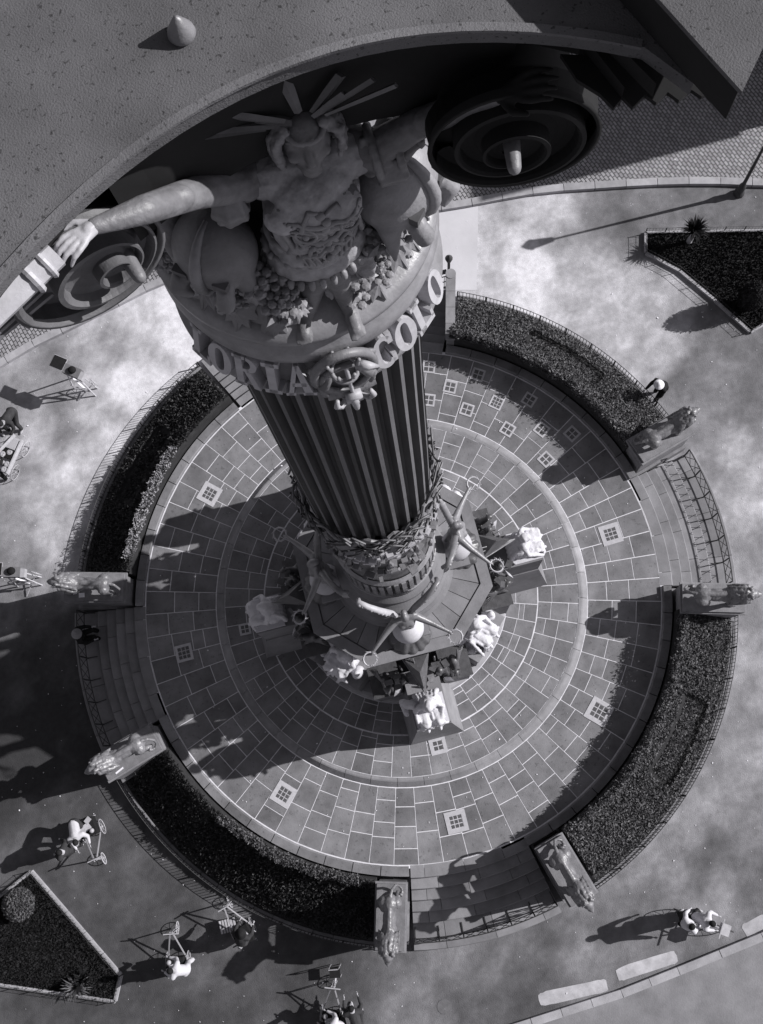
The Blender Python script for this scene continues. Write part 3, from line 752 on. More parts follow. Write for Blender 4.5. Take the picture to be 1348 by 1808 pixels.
for i in range(150):
    a = i * 2.4 + rg.uniform(-1, 1); up = rg.choice((1, 1, -1)); z = 15.55 + rg.uniform(-.45, .55)
    o = link('wreath_leaf', bm_, GAR); p = P(1.1 + rg.uniform(0, .05), a, z)
    t_ = Vector((-math.sin(R(a)), math.cos(R(a)), 0)) * rg.choice((1, -1)); nrm = P(1, a)
    d = (t_ * .9 + Vector((0, 0, up * rg.uniform(.1, .75))) + nrm * .04).normalized()
    y = nrm.cross(d).normalized(); zz = d.cross(y)
    o.matrix_local = Matrix((( d.x, y.x, zz.x, p.x), (d.y, y.y, zz.y, p.y), (d.z, y.z, zz.z, p.z), (0, 0, 0, 1)))

# ------------------------------------------------------------------ capital
CAPL = thing('column_capital', 'huge ornate metal capital crowning the fluted column, with corner scrolls and a lettered band', 'capital', (0, 0, 0))
MB().lathe([(1.0, 23.72), (1.06, 23.8), (1.17, 23.88), (1.24, 23.94), (1.24, 24.01), (1.19, 24.05), (1.07, 24.6)], 128).build('lettered_band', 'cap', CAPL, smooth=True)
MB().lathe([(1.04, 24.5), (1.11, 24.54), (1.19, 24.62), (1.21, 24.74), (1.19, 24.86), (1.15, 24.9), (1.15, 25.0), (1.2, 25.04), (1.2, 25.12), (1.12, 25.16), (.7, 25.3)], 128).build('ring_moulding', 'vict', CAPL, smooth=True)
vs = []; fs = []; NB = 96; zs = [25.1, 25.4, 26, 26.5, 26.9, 27.3, 27.6, 27.85, 28.07]
for z in zs:
    k = max(0, (z - 26.0) / 2.07) ** 2.2
    for i in range(NB):
        a = 2 * PI * i / NB; ph = (math.degrees(a) + 45 - 5) % 90 - 45; top = .8 * (1.03 + .62 * (abs(ph) / 45) ** 3)
        r0 = .95 if z < 25.2 else (.72 if z < 25.5 else .6)
        r = r0 + (top - r0) * k; vs.append((r * math.cos(a), r * math.sin(a), z))
for j in range(len(zs) - 1):
    for i in range(NB): fs.append((j * NB + i, j * NB + (i + 1) % NB, (j + 1) * NB + (i + 1) % NB, (j + 1) * NB + i))
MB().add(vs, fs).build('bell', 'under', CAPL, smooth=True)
def side(inset=0):
    pts = []
    for i in range(25):
        x = -2.1 + 4.05 * i / 24; y = -(.98 - inset) - .2 * (x - .5) ** 2
        pts.append((x * (1 - inset * .35), y))
    k = 1 - inset * .4
    return pts + [(2.12 * k, -1.66 * k), (2.15 * k, 0), (2.3 * k, 2.2 * k), (0, 2.0 * k), (-2.3 * k, 2.3 * k), (-2.2 * k, 0), (-2.45 * k, -2.2 * k)]
ab = MB(); ab.prism(side(0), (0, 0, 28.2), (1, 0, 0), (0, 1, 0), (0, 0, 1), .1)
AB = ab.build('abacus', 'abac', CAPL)
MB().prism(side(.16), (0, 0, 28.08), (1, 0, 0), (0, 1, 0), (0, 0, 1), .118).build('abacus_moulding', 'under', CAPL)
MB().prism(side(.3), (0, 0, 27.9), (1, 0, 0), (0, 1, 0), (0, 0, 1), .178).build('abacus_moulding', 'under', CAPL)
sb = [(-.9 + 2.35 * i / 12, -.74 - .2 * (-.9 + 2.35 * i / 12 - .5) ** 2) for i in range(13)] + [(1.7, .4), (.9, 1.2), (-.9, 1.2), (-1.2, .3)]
MB().prism(sb, (0, 0, 27.2), (1, 0, 0), (0, 1, 0), (0, 0, 1), .72).build('scroll_band', 'under', CAPL)  # dark filler prism, paints the deep shade beside the statue's head
E_ = side(.015); fe = MB()
for i in range(24):
    a = Vector((*E_[i], 28.306)); b = Vector((*E_[i + 1], 28.306)); fe.bar(a, b, .05, .02)
fe.build('edge_fillet', 'abac', CAPL)
kn = MB().lathe([(0, .15), (.015, .145), (.04, .1), (.07, .045), (.075, .02), (.065, 0)], 28, c=(-.28, -.67, 28.3))
kn.build('bolt_cap', 'lion', CAPL, smooth=True)
# the rest of the monument stands on this: dome foot beyond the frame, and the corner block
d1 = Vector((-.36, .93, 0)).normalized(); d2 = Vector((.65, .76, 0)).normalized(); cc = Vector((2.2, -1.93, 28.43))
q = [cc, cc + d2 * 1.5, cc + d2 * 1.5 + d1 * 2.4, cc + d1 * 2.4]
blk = MB().add([v + Vector((0, 0, .14)) for v in q] + [v + Vector((0, 0, .17)) for v in q], [(3, 2, 1, 0), (4, 5, 6, 7), (0, 1, 5, 4), (1, 2, 6, 5), (2, 3, 7, 6), (3, 0, 4, 7)])
blk.build('corner_slab', 'abac', CAPL)
cq = [cc + d1 * .02 + d2 * .02, cc + d2 * 1.4 + d1 * .02, cc + d2 * 1.4 + d1 * 2.3, cc + d1 * 2.3 + d2 * .02]
MB().add([v - Vector((0, 0, .12)) for v in cq] + [v + Vector((0, 0, .138)) for v in cq], [(3, 2, 1, 0), (4, 5, 6, 7), (0, 1, 5, 4), (1, 2, 6, 5), (2, 3, 7, 6), (3, 0, 4, 7)]).build('slab_block', 'under', CAPL)  # block sides blackened in place of their shade
# letters ---------------------------------------------------------------
def letter(ch, az, z=24.07, h=.47, w=.235, dep=.12):
    o = bpy.data.objects.new('tmp', None)
    mb = MB(); f = P(1, az); x = Vector((-f.y, f.x, 0)); up = (Vector((0, 0, 1)) - f * .24).normalized(); nrm = x.cross(up) * 1
    if nrm.dot(f) < 0: nrm = -nrm
    org = P(1.185, az, z) - x * (w / 2)
    def pr(poly): mb.prism([(p[0] * w, p[1] * h) for p in poly], org, x, up, nrm, dep)
    def rect(a, b, c, d): pr([(a, b), (c, b), (c, d), (a, d)])
    if ch == 'I': rect(.36, .0, .68, 1); rect(.2, 0, .84, .12); rect(.2, .88, .84, 1)
    if ch == 'L': rect(.12, 0, .42, 1); rect(.0, .88, .55, 1); rect(0, 0, .98, .15); rect(.84, .1, .98, .32)
    if ch == 'A':
        pr([(.02, 0), (.2, 0), (.56, 1), (.4, 1)]); pr([(.66, 0), (.98, 0), (.6, 1), (.42, 1)]); rect(.24, .3, .76, .42); rect(-.06, 0, .3, .09); rect(.58, 0, 1.08, .09)
    if ch in 'OC':
        n = 22; a0 = 0 if ch == 'O' else 48; a1 = 360 if ch == 'O' else 312
        for k in range(n):
            A = R(a0 + (a1 - a0) * k / n); B = R(a0 + (a1 - a0) * (k + 1) / n)
            wi = lambda t: .5 - .17 - .15 * abs(math.cos(t))
            pr([(.5 + .52 * math.cos(A), .5 + .5 * math.sin(A)), (.5 + .52 * math.cos(B), .5 + .5 * math.sin(B)), (.5 + (.52 - (.18 + .14 * abs(math.cos(B)))) * math.cos(B), .5 + .37 * math.sin(B)), (.5 + (.52 - (.18 + .14 * abs(math.cos(A)))) * math.cos(A), .5 + .37 * math.sin(A))])
        if ch == 'C': rect(.7, .68, .92, .98); rect(.72, .06, .9, .3)
    if ch == 'R':
        rect(.1, 0, .38, 1); rect(0, 0, .48, .1); rect(0, .9, .5, 1); rect(.38, .5, .62, .6)
        for k in range(9):
            A = R(-90 + 180 * k / 9); B = R(-90 + 180 * (k + 1) / 9)
            pr([(.55 + .4 * math.cos(A), .75 + .25 * math.sin(A)), (.55 + .4 * math.cos(B), .75 + .25 * math.sin(B)), (.55 + .16 * math.cos(B), .75 + .14 * math.sin(B)), (.55 + .16 * math.cos(A), .75 + .14 * math.sin(A))])
        pr([(.45, .5), (.7, .5), (1.05, 0), (.78, 0)])
    if ch == 'N': rect(.02, 0, .22, 1); rect(.78, 0, .98, 1); pr([(.1, 1), (.32, 1), (.92, 0), (.7, 0)])
    bpy.data.objects.remove(o)
    mb.build('letter', 'letter', CAPL, label='raised capital letter ' + ch + ' on the curved band')
for ch, az in (('L', -148), ('O', -138), ('R', -126), ('I', -115.5), ('A', -104.5), ('C', -68), ('O', -57), ('L', -46), ('O', -34)    ): letter(ch, az)
# crest ------------------------------------------------------------------
def cyl(az, z, r=1.2): return P(r - .03, -86 + (az + 86) * .8, 24.42 + (z - 24.3) * .72)
cr_ = MB()
cr_.tube([cyl(-86 + 15 * math.cos(t), 24.25 + .62 * math.sin(t), 1.3) for t in [PI * k / 14 for k in range(-1, 16)]], [.042] * 17, 8)
cr_.build('hood_moulding', 'cap', CAPL, smooth=True)
cr_ = MB(); cr_.tube([cyl(-86 + 12.5 * math.cos(t), 24.1 + .42 * math.sin(t), 1.3) for t in [2 * PI * k / 24 for k in range(25)]], .035, 6)
for s_ in (-1, 1):
    cr_.tube([cyl(-86 + s_ * (11 + 3 * math.sin(k)), 23.75 + .11 * k, 1.3 + .03 * math.cos(k * 2)) for k in range(7)], [.02, .05, .035, .05, .04, .05, .02], 6)
    cr_.ring(cyl(-86 + s_ * 10, 23.7, 1.3), P(1, -86 + s_ * 10), .06, .022, 12, 5)
    cr_.ring(cyl(-86 + s_ * 12.5, 24.5, 1.28), P(1, -86), .06, .025, 12, 5)
cr_.build('cartouche_frame', 'cap', CAPL, smooth=True)
cr_ = MB().ell(cyl(-86, 24.1, 1.16), (.2, .08, .36), Matrix.Rotation(R(4), 3, 'Z')); cr_.build('shield', 'iron', CAPL, smooth=True)
cr_ = MB().ring(cyl(-86, 24.62, 1.36), (0, -.2, 1), .11, .02, 20, 6)
for k in range(6):
    a = 2 * PI * k / 6; c = cyl(-86, 24.66, 1.36); cr_.cap(c + Vector((.11 * math.cos(a), .11 * math.sin(a), 0)), c + Vector((.13 * math.cos(a), .13 * math.sin(a), .1)), .02, .01, 6)
    cr_.ell(c + Vector((.132 * math.cos(a), .132 * math.sin(a), .11)), .018, nu=8, nv=5)
cr_.build('crown', 'cap', CAPL, smooth=True)
cr_ = MB().cap(cyl(-85, 24.45, 1.3), cyl(-85, 23.7, 1.34), .022, .018, 6); cr_.box(cyl(-85, 23.62, 1.36), (.15, .09, .12), R(4)); cr_.cap(cyl(-85, 23.55, 1.38), cyl(-85, 23.3, 1.4), .05, .028, 8)
for s_ in (-1, 1): cr_.tube([cyl(-85 + s_ * 3, 23.6, 1.36), cyl(-85 + s_ * 7, 23.5, 1.4), cyl(-85 + s_ * 9, 23.62, 1.42), cyl(-85 + s_ * 8, 23.75, 1.4)], [.028, .03, .028, .02], 7)
cr_.tube([cyl(-80, 24.62, 1.36), cyl(-76, 24.66, 1.42), cyl(-72, 24.5, 1.42)], [.05, .04, .015], 7)
cr_.build('anchor_badge', 'letter', CAPL, smooth=True)
MB().lathe([(1.1, 23.78), (1.28, 23.84), (1.31, 23.9), (1.28, 23.99), (1.2, 24.02)], 16, a0=-95, a1=-75).build('crest_bracket', 'cap', CAPL, smooth=True)

# volutes ------------------------------------------------------------------
def volute(c, tang, out, Rv, sh, label, sgn=1, vm='volute'):
    c = Vector(c); t = Vector(tang).normalized(); n = Vector(out).normalized(); up = Vector((0, 0, 1))
    turns = 2.6; N = 110
    def pt(u, rr=None, lift=0):   # u 0..1 along the spiral
        r = Rv * (1 - u) ** 1.15 * .93 + .055
        a = R(200) + sgn * 2 * PI * turns * u
        k = 1 - r / Rv
        o = t * (sh[0] * k) + n * (sh[1] * k + lift) + up * (sh[2] * k)
        rr = r + (rr or 0)
        return c + o + t * (rr * math.cos(a)) + up * (rr * math.sin(a))
    vt = thing_part = None
    mb = MB(); vs = []; fs = []
    du = 1 / turns; sec = ((0, -.16), (0, .03), (.13, .035), (.2, .01), (.26, -.06), (.5, -.1), (.75, -.11), (1.0, -.09)); K_ = len(sec)
    def rad(u): return Rv * max(0, 1 - u) ** 1.1 * .95 + .05
    for i in range(N + 1):
        u = i / N; a = R(200) + sgn * 2 * PI * turns * u; r0 = rad(u); r1 = rad(min(1, u + du)) if u + du < 1 else .02
        for q, hgt in sec:
            r = r0 + (r1 - r0) * q; k = 1 - r / Rv; k0 = 1 - r0 / Rv
            vs.append(c + t * (sh[0] * k) + n * (sh[1] * (k0 if q < .3 else k) + hgt * (1 - .5 * u)) + up * (sh[2] * k) + t * (r * math.cos(a)) + up * (r * math.sin(a)))
    for i in range(N):
        for k in range(K_ - 1): fs.append((i * K_ + k, i * K_ + k + 1, (i + 1) * K_ + k + 1, (i + 1) * K_ + k))
    body = MB(); M_ = 40
    # bowed conical floor under the ridge
    rings = []
    for j in range(13):
        k = j / 12; r = Rv * .97 * (1 - k) + .03; o = t * (sh[0] * k) + n * (sh[1] * k - .14) + up * (sh[2] * k)
        rings.append([c + o + t * (r * math.cos(2 * PI * i / M_)) + up * (r * math.sin(2 * PI * i / M_)) for i in range(M_)])
    back = [c - n * .42 + t * (Rv * .8 * math.cos(2 * PI * i / M_)) + up * (Rv * .8 * math.sin(2 * PI * i / M_)) for i in range(M_)]
    mid = [c - n * .2 + t * (Rv * .9 * math.cos(2 * PI * i / M_)) + up * (Rv * .9 * math.sin(2 * PI * i / M_)) for i in range(M_)]
    rim = [c + n * .03 + t * (Rv * 1.03 * math.cos(2 * PI * i / M_)) + up * (Rv * 1.03 * math.sin(2 * PI * i / M_)) for i in range(M_)]
    rimi = [c + n * .03 + t * (Rv * .97 * math.cos(2 * PI * i / M_)) + up * (Rv * .97 * math.sin(2 * PI * i / M_)) for i in range(M_)]
    allr = [back, mid, rim, rimi] + rings
    vv = [p for g in allr for p in g]; ff = []
    for j in range(len(allr) - 1):
        for i in range(M_): ff.append((j * M_ + i, j * M_ + (i + 1) % M_, (j + 1) * M_ + (i + 1) % M_, (j + 1) * M_ + i))
    ff.append(tuple(range(M_)))
    o = body.add(vv, ff).build('volute', vm, CAPL, smooth=True, label=label)
    MB().add(vs, fs).build('spiral_ridge', 'volute' if vm == 'volute' else 'under', o)
    e = pt(1); eb = MB()
    eb.cap(e - n * .1, e + n * .09, .055, .042, 12); eb.build('volute_eye', 'cap', o, smooth=True)
    return o
volute((-1.24, -1.24, 27.24), (.94, .34, 0), (.34, -.94, 0), .5, (.2, .1, -.08), 'sunless left corner scroll with the spiral turned toward the viewer', -1)
volute((1.4, -1.17, 27.32), (.98, -.16, 0), (-.16, -.98, 0), .5, (-.05, .1, -.06), 'right corner scroll blackened by painted shade, with a glinting eye', 1, 'under')  # blacker than the left scroll; shade put into the material
for (x, y, a) in ((-1.5, 1.5, 135), (1.5, 1.5, 45)): volute((x, y, 27.3), (math.sin(R(a)), -math.cos(R(a)), 0), (math.cos(R(a)), math.sin(R(a)), 0), .45, (0, .12, 0), 'rear corner scroll of the capital', 1)
cp = [(990, 95), (1130, 100), (1240, 120), (1300, 152), (1262, 158), (1240, 170), (1222, 158), (1200, 177), (1180, 162), (1160, 181), (1140, 167), (1118, 189), (1100, 171), (1085, 190), (1060, 165), (1020, 140)]
pz = [at(x, y, 27.98) for x, y in cp]; mb = MB(); mb.prism([(p.x, p.y) for p in pz], (0, 0, 27.95), (1, 0, 0), (0, 1, 0), (0, 0, 1), .03); mb.build('acanthus_shade_sheet', 'under', CAPL)  # flat near-black sheet: leaf tips with the corner's shade painted in
# maple leaf -------------------------------------------------------------
def mleaf(c, out, down, s=.3, m='cap', bend=.25):
    pl = [(0, 1.0), (.14, .62), (.36, .74), (.3, .44), (.62, .42), (.44, .16), (.5, -.1), (.2, -.08), (0, -.2), (-.2, -.08), (-.5, -.1), (-.44, .16), (-.62, .42), (-.3, .44), (-.36, .74), (-.14, .62)]
    n = Vector(out).normalized(); y = Vector(down); y = (y - n * y.dot(n)).normalized(); x = y.cross(n); c = Vector(c)
    vs = [c + n * .045]; k = len(pl)
    def B(px, py): return c + x * (px * s) + y * (py * s) - n * (bend * s * (px * px * 1.6 + max(py, 0) ** 2 * .5))
    mid = [B(0, .95), B(0, -.15)]
    vs = [B(px, py) for px, py in pl] + [B(px, py) - n * .03 for px, py in pl] + [B(0, .25) + n * .035]
    fs = [(i, (i + 1) % k, 2 * k) for i in range(k)] + [(i, i + k, (i + 1) % k + k, (i + 1) % k) for i in range(k)] + [tuple(range(2 * k - 1, k - 1, -1))]
    mb = MB().add(vs, fs); mb.bar(B(0, -.1) + n * .03, B(0, .9) + n * .012, .014)
    return mb.build('vine_leaf', m, CAPL)
for az, z, s in ((-124, 25.25, .3), (-109, 25.22, .32), (-98, 25.35, .2), (-62, 25.25, .3), (-50, 25.45, .32), (-40, 25.35, .3), (-28, 25.4, .28), (-15, 25.3, .3), (-138, 25.35, .28), (-152, 25.3, .3), (-70, 25.5, .2), (-57, 25.8, .24), (-33, 25.75, .26), (-165, 25.3, .3), (0, 25.3, .3), (14, 25.3, .3)):
    f = P(1, az); mleaf(P(1.02, az, z + .12), f + Vector((0, 0, .8)), f * .5 + Vector((0, 0, -1)), s)
# flower and fruit garland lumps
def posy(name, cx, cz, n, spread, seed, m='cap', rr=1.0):
    r_ = random.Random(seed); g = MB()
    for i in range(n):
        az = cx + r_.uniform(-1, 1) * spread; z = cz + r_.uniform(-.28, .3); p = P(rr + r_.uniform(-.1, .12), az, z); f = P(1, az)
        if r_.random() < .5:
            s_ = r_.uniform(.04, .075)
            for k in range(5): a = 2 * PI * k / 5; g.ell(p + Vector((math.cos(a) * s_, math.sin(a) * s_, .0)), (s_ * .62, s_ * .62, s_ * .35), nu=7, nv=4)
            g.ell(p + Vector((0, 0, .02)), s_ * .4, nu=6, nv=4)
        else:
            d = Vector((r_.uniform(-1, 1), r_.uniform(-1, 1), r_.uniform(-.6, .6))).normalized() * r_.uniform(.08, .16); y = d.cross(Vector((0, 0, 1))).normalized() * .04
            g.add([p, p + d * .5 + y, p + d, p + d * .5 - y, p + d * .5 + Vector((0, 0, .03))], [(0, 1, 4), (1, 2, 4), (2, 3, 4), (3, 0, 4)])
    return g.build(name, m, CAPL)
posy('flower_garland', -112, 25.7, 70, 16, 1); posy('flower_garland', -46, 25.75, 90, 17, 2); posy('flower_garland', -150, 25.7, 60, 16, 3); posy('flower_garland', -8, 25.7, 50, 16, 4); posy('flower_garland', -66, 25.3, 24, 7, 5)
# open ornamental ribs behind the right garland
for a in (-52, -47, -42): MB().bar(P(.95, a, 25.2), P(.8, a, 26.3), .05).build('rib', 'cap', CAPL)
# bulging hooded shells either side of the statue
def shell(az, z, r, s, label, tilt=0):
    f = P(1, az); x = Vector((-f.y, f.x, 0)); c = P(r, az, z); rot = Matrix((x, f, Vector((0, 0, 1)))).transposed()
    mb = MB(); mb.ell(c, (s, s * .9, s * 1.15), rot, 22, 14)
    mb.cap(c - Vector((0, 0, s * .8)) + f * s * .2, c - Vector((0, 0, s * 2.1)) + f * s * .75, s * .34, s * .05, 8)
    for q in (-1, 1):
        mb.cap(c + x * (q * s * .75) - Vector((0, 0, s * .4)) + f * s * .25, c + x * (q * s * 1.05) - Vector((0, 0, s * 1.2)) + f * s * .5, s * .3, s * .08, 8)
        mb.tube([c + x * (q * s * .55) + f * s * .75 - Vector((0, 0, s * .2)), c + x * (q * s * .62) + f * s * 1.0 - Vector((0, 0, s * .55)), c + x * (q * s * .3) + f * s * .95 - Vector((0, 0, s * .85))], [s * .22, s * .25, s * .1], 8)
    o = blob(mb, 'hooded_shell', 'cap', CAPL, voxel=.022, smooth=3, label=label)
    rd = MB(); pts = []
    for k in range(12):
        t = R(95 - k * 17); pts.append(c + f * (s * .93 * math.cos(t)) + Vector((0, 0, s * 1.19 * math.sin(t))))
    rd.tube(pts, [s * .05 + s * .1 * math.sin(PI * k / 11) for k in range(12)], 7); rd.build('crest_ridge', 'cap', o, smooth=True)
    for q in (-1, 1):
        e = c + x * (q * s * .5) + f * s * .78 + Vector((0, 0, -s * .05)); MB().box(e, (s * .34, s * .2, s * .3), ax=(x, f, Vector((0, 0, 1)))).build('eye_opening', 'iron', o)
    return o
shell(-127, 26.15, .95, .31, 'shaded hooded shell left of the statue'); shell(-41, 26.25, 1.0, .34, 'hooded shell right of the statue with its right side sunlit'); shell(-20, 26.2, .98, .26, 'small sunlit shell at the far right edge of the capital')
shell(-158, 26.2, .95, .26, 'small shell behind the left scroll')
cap_l = MB(); cap_l.tube([at(738, 240, 26.9), at(722, 250, 26.9), at(712, 270, 26.7), at(705, 290, 26.5)], [.07, .075, .06, .04], 9); cap_l.ring(at(741, 240, 26.9), (1, -.2, .3), .06, .02, 14, 6); cap_l.build('curled_tendril', 'cap', CAPL, smooth=True)
cap_l = MB(); cap_l.bar(at(776, 232, 26.6), at(774, 300, 26.1), .02); cap_l.bar(at(768, 268, 26.4), at(782, 276, 26.4), .015); cap_l.build('spike', 'cap', CAPL)
# ------------------------------------------------------------------ statue on the capital
ST = thing('capital_statue', 'large metal figure in a decorated tunic with a spiked headdress, arms spread across the capital', 'statue', (.16, -1.0, 25.1))
OFF = Vector((.16, -1.0, 25.1))
def A(px, py, z): return at(px, py, z) - OFF
RZ = lambda a: Matrix.Rotation(R(a), 3, 'Z')
b = MB()
b.ell(A(562, 432, 25.98), (.27, .22, .26), RZ(10)); b.ell(A(553, 404, 26.15), (.31, .25, .26), RZ(10)); b.ell(A(547, 330, 26.74) + Vector((0, -.03, 0)), (.34, .25, .27), RZ(10)); b.ell(A(552, 372, 26.4) + Vector((0, -.03, 0)), (.3, .24, .26), RZ(10))
b.ell(A(490, 342, 26.74) + Vector((0, -.17, .04)), (.13, .12, .13)); b.ell(A(594, 318, 26.74) + Vector((0, -.17, .04)), (.13, .12, .13))
b.cap(A(475, 308, 26.88) + Vector((0, .06, 0)), A(618, 270, 26.88) + Vector((0, .06, 0)), .16, .16); b.cap(A(548, 300, 26.85), A(542, 262, 27.12), .12, .095)
b.ell(A(538, 240, 27.3), (.155, .175, .2), RZ(10)); b.ell(A(537, 240, 27.3) + Vector((.0, -.16, -.1)), (.07, .06, .06)); b.cap(A(537, 240, 27.3) + Vector((0, -.13, .12)), A(537, 240, 27.3) + Vector((0, -.2, .03)), .022, .036, 8); b.ell(A(537, 240, 27.3) + Vector((0, -.185, -.04)), (.05, .02, .014))
for s_ in (-1, 1):
    b.ell(A(538, 240, 27.3) + Vector((s_ * .155, .02, -.02)), (.025, .04, .05)); b.ell(A(538, 240, 27.3) + Vector((s_ * .09, -.13, .02)), (.045, .04, .04))
    b.cap(A(538, 240, 27.3) + Vector((s_ * .03, -.12, .135)), A(538, 240, 27.3) + Vector((s_ * .11, -.09, .125)), .022, .016, 6)
# arms
aL = [A(425, 325, 26.95), A(345, 340, 27.35), A(255, 370, 27.75), A(165, 400, 27.88)]
aR = [A(665, 262, 26.95), A(730, 222, 27.15), A(810, 190, 27.5), A(890, 165, 27.75)]
for q in (aL, aR):
    b.cap(q[0], q[1], .12, .1); b.cap(q[1], q[2], .1, .085); b.cap(q[2], q[3], .085, .048); b.ell((q[1] * .55 + q[2] * .45), (.13, .085, .095), RZ(0))
b.cap(A(470, 312, 26.88) + Vector((0, .06, 0)), aL[0], .15, .13); b.cap(A(620, 272, 26.88) + Vector((0, .06, 0)), aR[0], .15, .13)
# legs and feet
for (k, an, to) in (((600, 492, 25.55), (614, 540, 25.2), (622, 560, 25.16)), ((552, 500, 25.5), (546, 548, 25.22), (540, 568, 25.16))):
    b.cap(A(575, 455, 25.8), A(*k), .15, .11); b.cap(A(*k), A(*an), .11, .06)
    f = A(*to); an_ = A(*an); b.cap(an_, f + Vector((0, .02, .0)), .06, .06)
    d = Vector((f.x - an_.x, -.16, 0)).normalized(); sd_ = Vector((-d.y, d.x, 0))
    b.cap(f + Vector((0, .05, 0)), f + d * .1, .065, .06)
    for t in range(5):
        tb = f + d * .1 + sd_ * ((t - 2) * .027); b.cap(tb, tb + d * (.085 - .008 * abs(t - 1)) - Vector((0, 0, .015)), .017, .014, 7)
body = blob(b, 'body', 'flesh', ST, voxel=.014, smooth=3)
bo = MB()
bo.ell(A(547, 330, 26.74) + Vector((0, -.05, -.01)), (.335, .25, .24), RZ(10)); bo.ell(A(552, 372, 26.4) + Vector((0, -.05, 0)), (.31, .25, .27), RZ(10)); bo.ell(A(553, 404, 26.15) + Vector((0, -.03, 0)), (.325, .265, .2), RZ(10))
bo.ell(A(490, 342, 26.74) + Vector((0, -.185, .035)), (.13, .12, .13)); bo.ell(A(594, 318, 26.74) + Vector((0, -.185, .035)), (.13, .12, .13))
bo.ell(A(545, 306, 26.9) + Vector((0, -.05, -.02)), (.29, .2, .13), RZ(10)); bo.cap(A(470, 312, 26.9) + Vector((0, .0, 0)), A(622, 270, 26.9) + Vector((0, .0, 0)), .155, .155)
BOD = emboss(blob(bo, 'tunic_bodice', 'carved', ST, voxel=.013, smooth=5), .005, 9)
# hands with separate fingers
def hand(w, palm_d, side_d, up_d, fl=.19, curl=.5, thumb=1):
    h = MB(); palm_d = palm_d.normalized(); side_d = (side_d - palm_d * side_d.dot(palm_d)).normalized(); up_d = side_d.cross(palm_d).normalized()
    if up_d.z < 0: up_d = -up_d
    h.cap(w - palm_d * .04, w + palm_d * .05, .05, .055)
    for k in (-1.3, -.45, .4, 1.25): h.cap(w + palm_d * .02 + side_d * k * .022, w + palm_d * .13 + side_d * k * .036, .032, .028, 8)
    for k, L_ in zip((-1.5, -.5, .5, 1.5), (.82, 1, .97, .78)):
        a = w + palm_d * .13 + side_d * k * .038; m1 = a + palm_d * fl * .45 * L_ + side_d * k * .012 - up_d * .01
        m2 = m1 + palm_d * fl * .33 * L_ - up_d * fl * curl * .25; m3 = m2 + palm_d * fl * .2 * L_ - up_d * fl * curl * .5
        h.cap(a, m1, .025, .022, 8); h.cap(m1, m2, .022, .02, 8); h.cap(m2, m3, .019, .014, 8)
    a = w + side_d * thumb * .05 + palm_d * .01; m1 = a + side_d * thumb * .065 + palm_d * .06; m2 = m1 + palm_d * .075 + side_d * thumb * .02 - up_d * .03
    h.cap(a, m1, .032, .026, 8); h.cap(m1, m2, .024, .017, 8)
    return h
hL = hand(aL[3], aL[3] - aL[2] + Vector((-.02, -.12, .0)), Vector((-.4, -.9, .3)), Vector((0, 0, 1)), fl=.2, curl=.6, thumb=-1)
hL.v = [tuple(aL[3] + (Vector(q) - aL[3]) * .8) for q in hL.v]
blob(hL, 'hand', 'letter', ST, voxel=.008, smooth=2, label='left hand with painted sunlight gripping the staff')  # paler than the arm; sunlight put into the hand's colour
hR = hand(aR[3], aR[3] - aR[2], Vector((.3, -.9, .3)), Vector((0, 0, 1)), thumb=1)
blob(hR, 'hand', 'under', ST, voxel=.01, smooth=2, label='right hand blackened by painted shade')  # near-black material paints the hand's shade
# tunic: belt, tabs, folds, collar
tn = MB(); hc = A(553, 404, 26.12)
vs = []; fs = []; n = 72; prof = [(.30, .22, .22), (.325, .245, .1), (.34, .265, 0), (.37, .30, -.1), (.385, .31, -.16), (.36, .29, -.17)]
for i in range(n):
    a = 2 * PI * i / n
    for (rx, ry, z) in prof:
        w = 1 + .015 * math.sin(a * 18); p = RZ(10) @ Vector((rx * w * math.cos(a), ry * w * math.sin(a), 0)); vs.append(hc + p + Vector((0, 0, z)))
for i in range(n):
    for j in range(5): fs.append((i * 6 + j, ((i + 1) % n) * 6 + j, ((i + 1) % n) * 6 + j + 1, i * 6 + j + 1))
tn.add(vs, fs).build('tunic_skirt', 'carved', ST, smooth=True)
for i in range(30):
    a = 2 * PI * (i + .5) / 30; p = hc + RZ(10) @ Vector((.385 * math.cos(a), .31 * math.sin(a), 0)) - Vector((0, 0, .2)); d = RZ(10) @ Vector((math.cos(a), math.sin(a) * .8, 0))
    MB().cap(p, p + Vector((0, 0, -.05)) + d * .015, .028, .024, 8).build('hem_tab', 'cap', ST, smooth=True)
tn = MB()
for z, k in ((.2, 1.0), (.02, 1.13)):
    tn.tube([hc + RZ(10) @ Vector((.31 * k * math.cos(2 * PI * i / 40), .24 * k * math.sin(2 * PI * i / 40), 0)) + Vector((0, 0, z + .02 * math.sin(i * 1.7))) for i in range(41)], .026, 7)
for i in range(26):
    a = 2 * PI * i / 26; tn.ell(hc + RZ(10) @ Vector((.355 * math.cos(a), .275 * math.sin(a), .02)), .032, nu=8, nv=6)
tn.build('beaded_belt', 'cap', ST, smooth=True)
sk = MB()
rg = random.Random(5)
for i in range(11):
    x0 = 560 + i * 9; x1 = 566 + i * 7 + rg.uniform(-6, 6)
    y1 = 505 + 24 * math.sin(i * .9); sk.tube([A(x0, 448, 25.85), A(x0 + 4, 468, 25.68), A((x0 + x1) / 2 + 3, 488, 25.52), A(x1 + 4, y1, 25.4)], [.03, .045, .05, .012], 8)
for i in range(7):
    sk.tube([A(470 + i * 14, 440 + i * 2, 25.85), A(490 + i * 10, 465 + i * 2, 25.7), A(528 + i * 5, 482 + i * 3, 25.55)], [.035, .055, .04], 8)
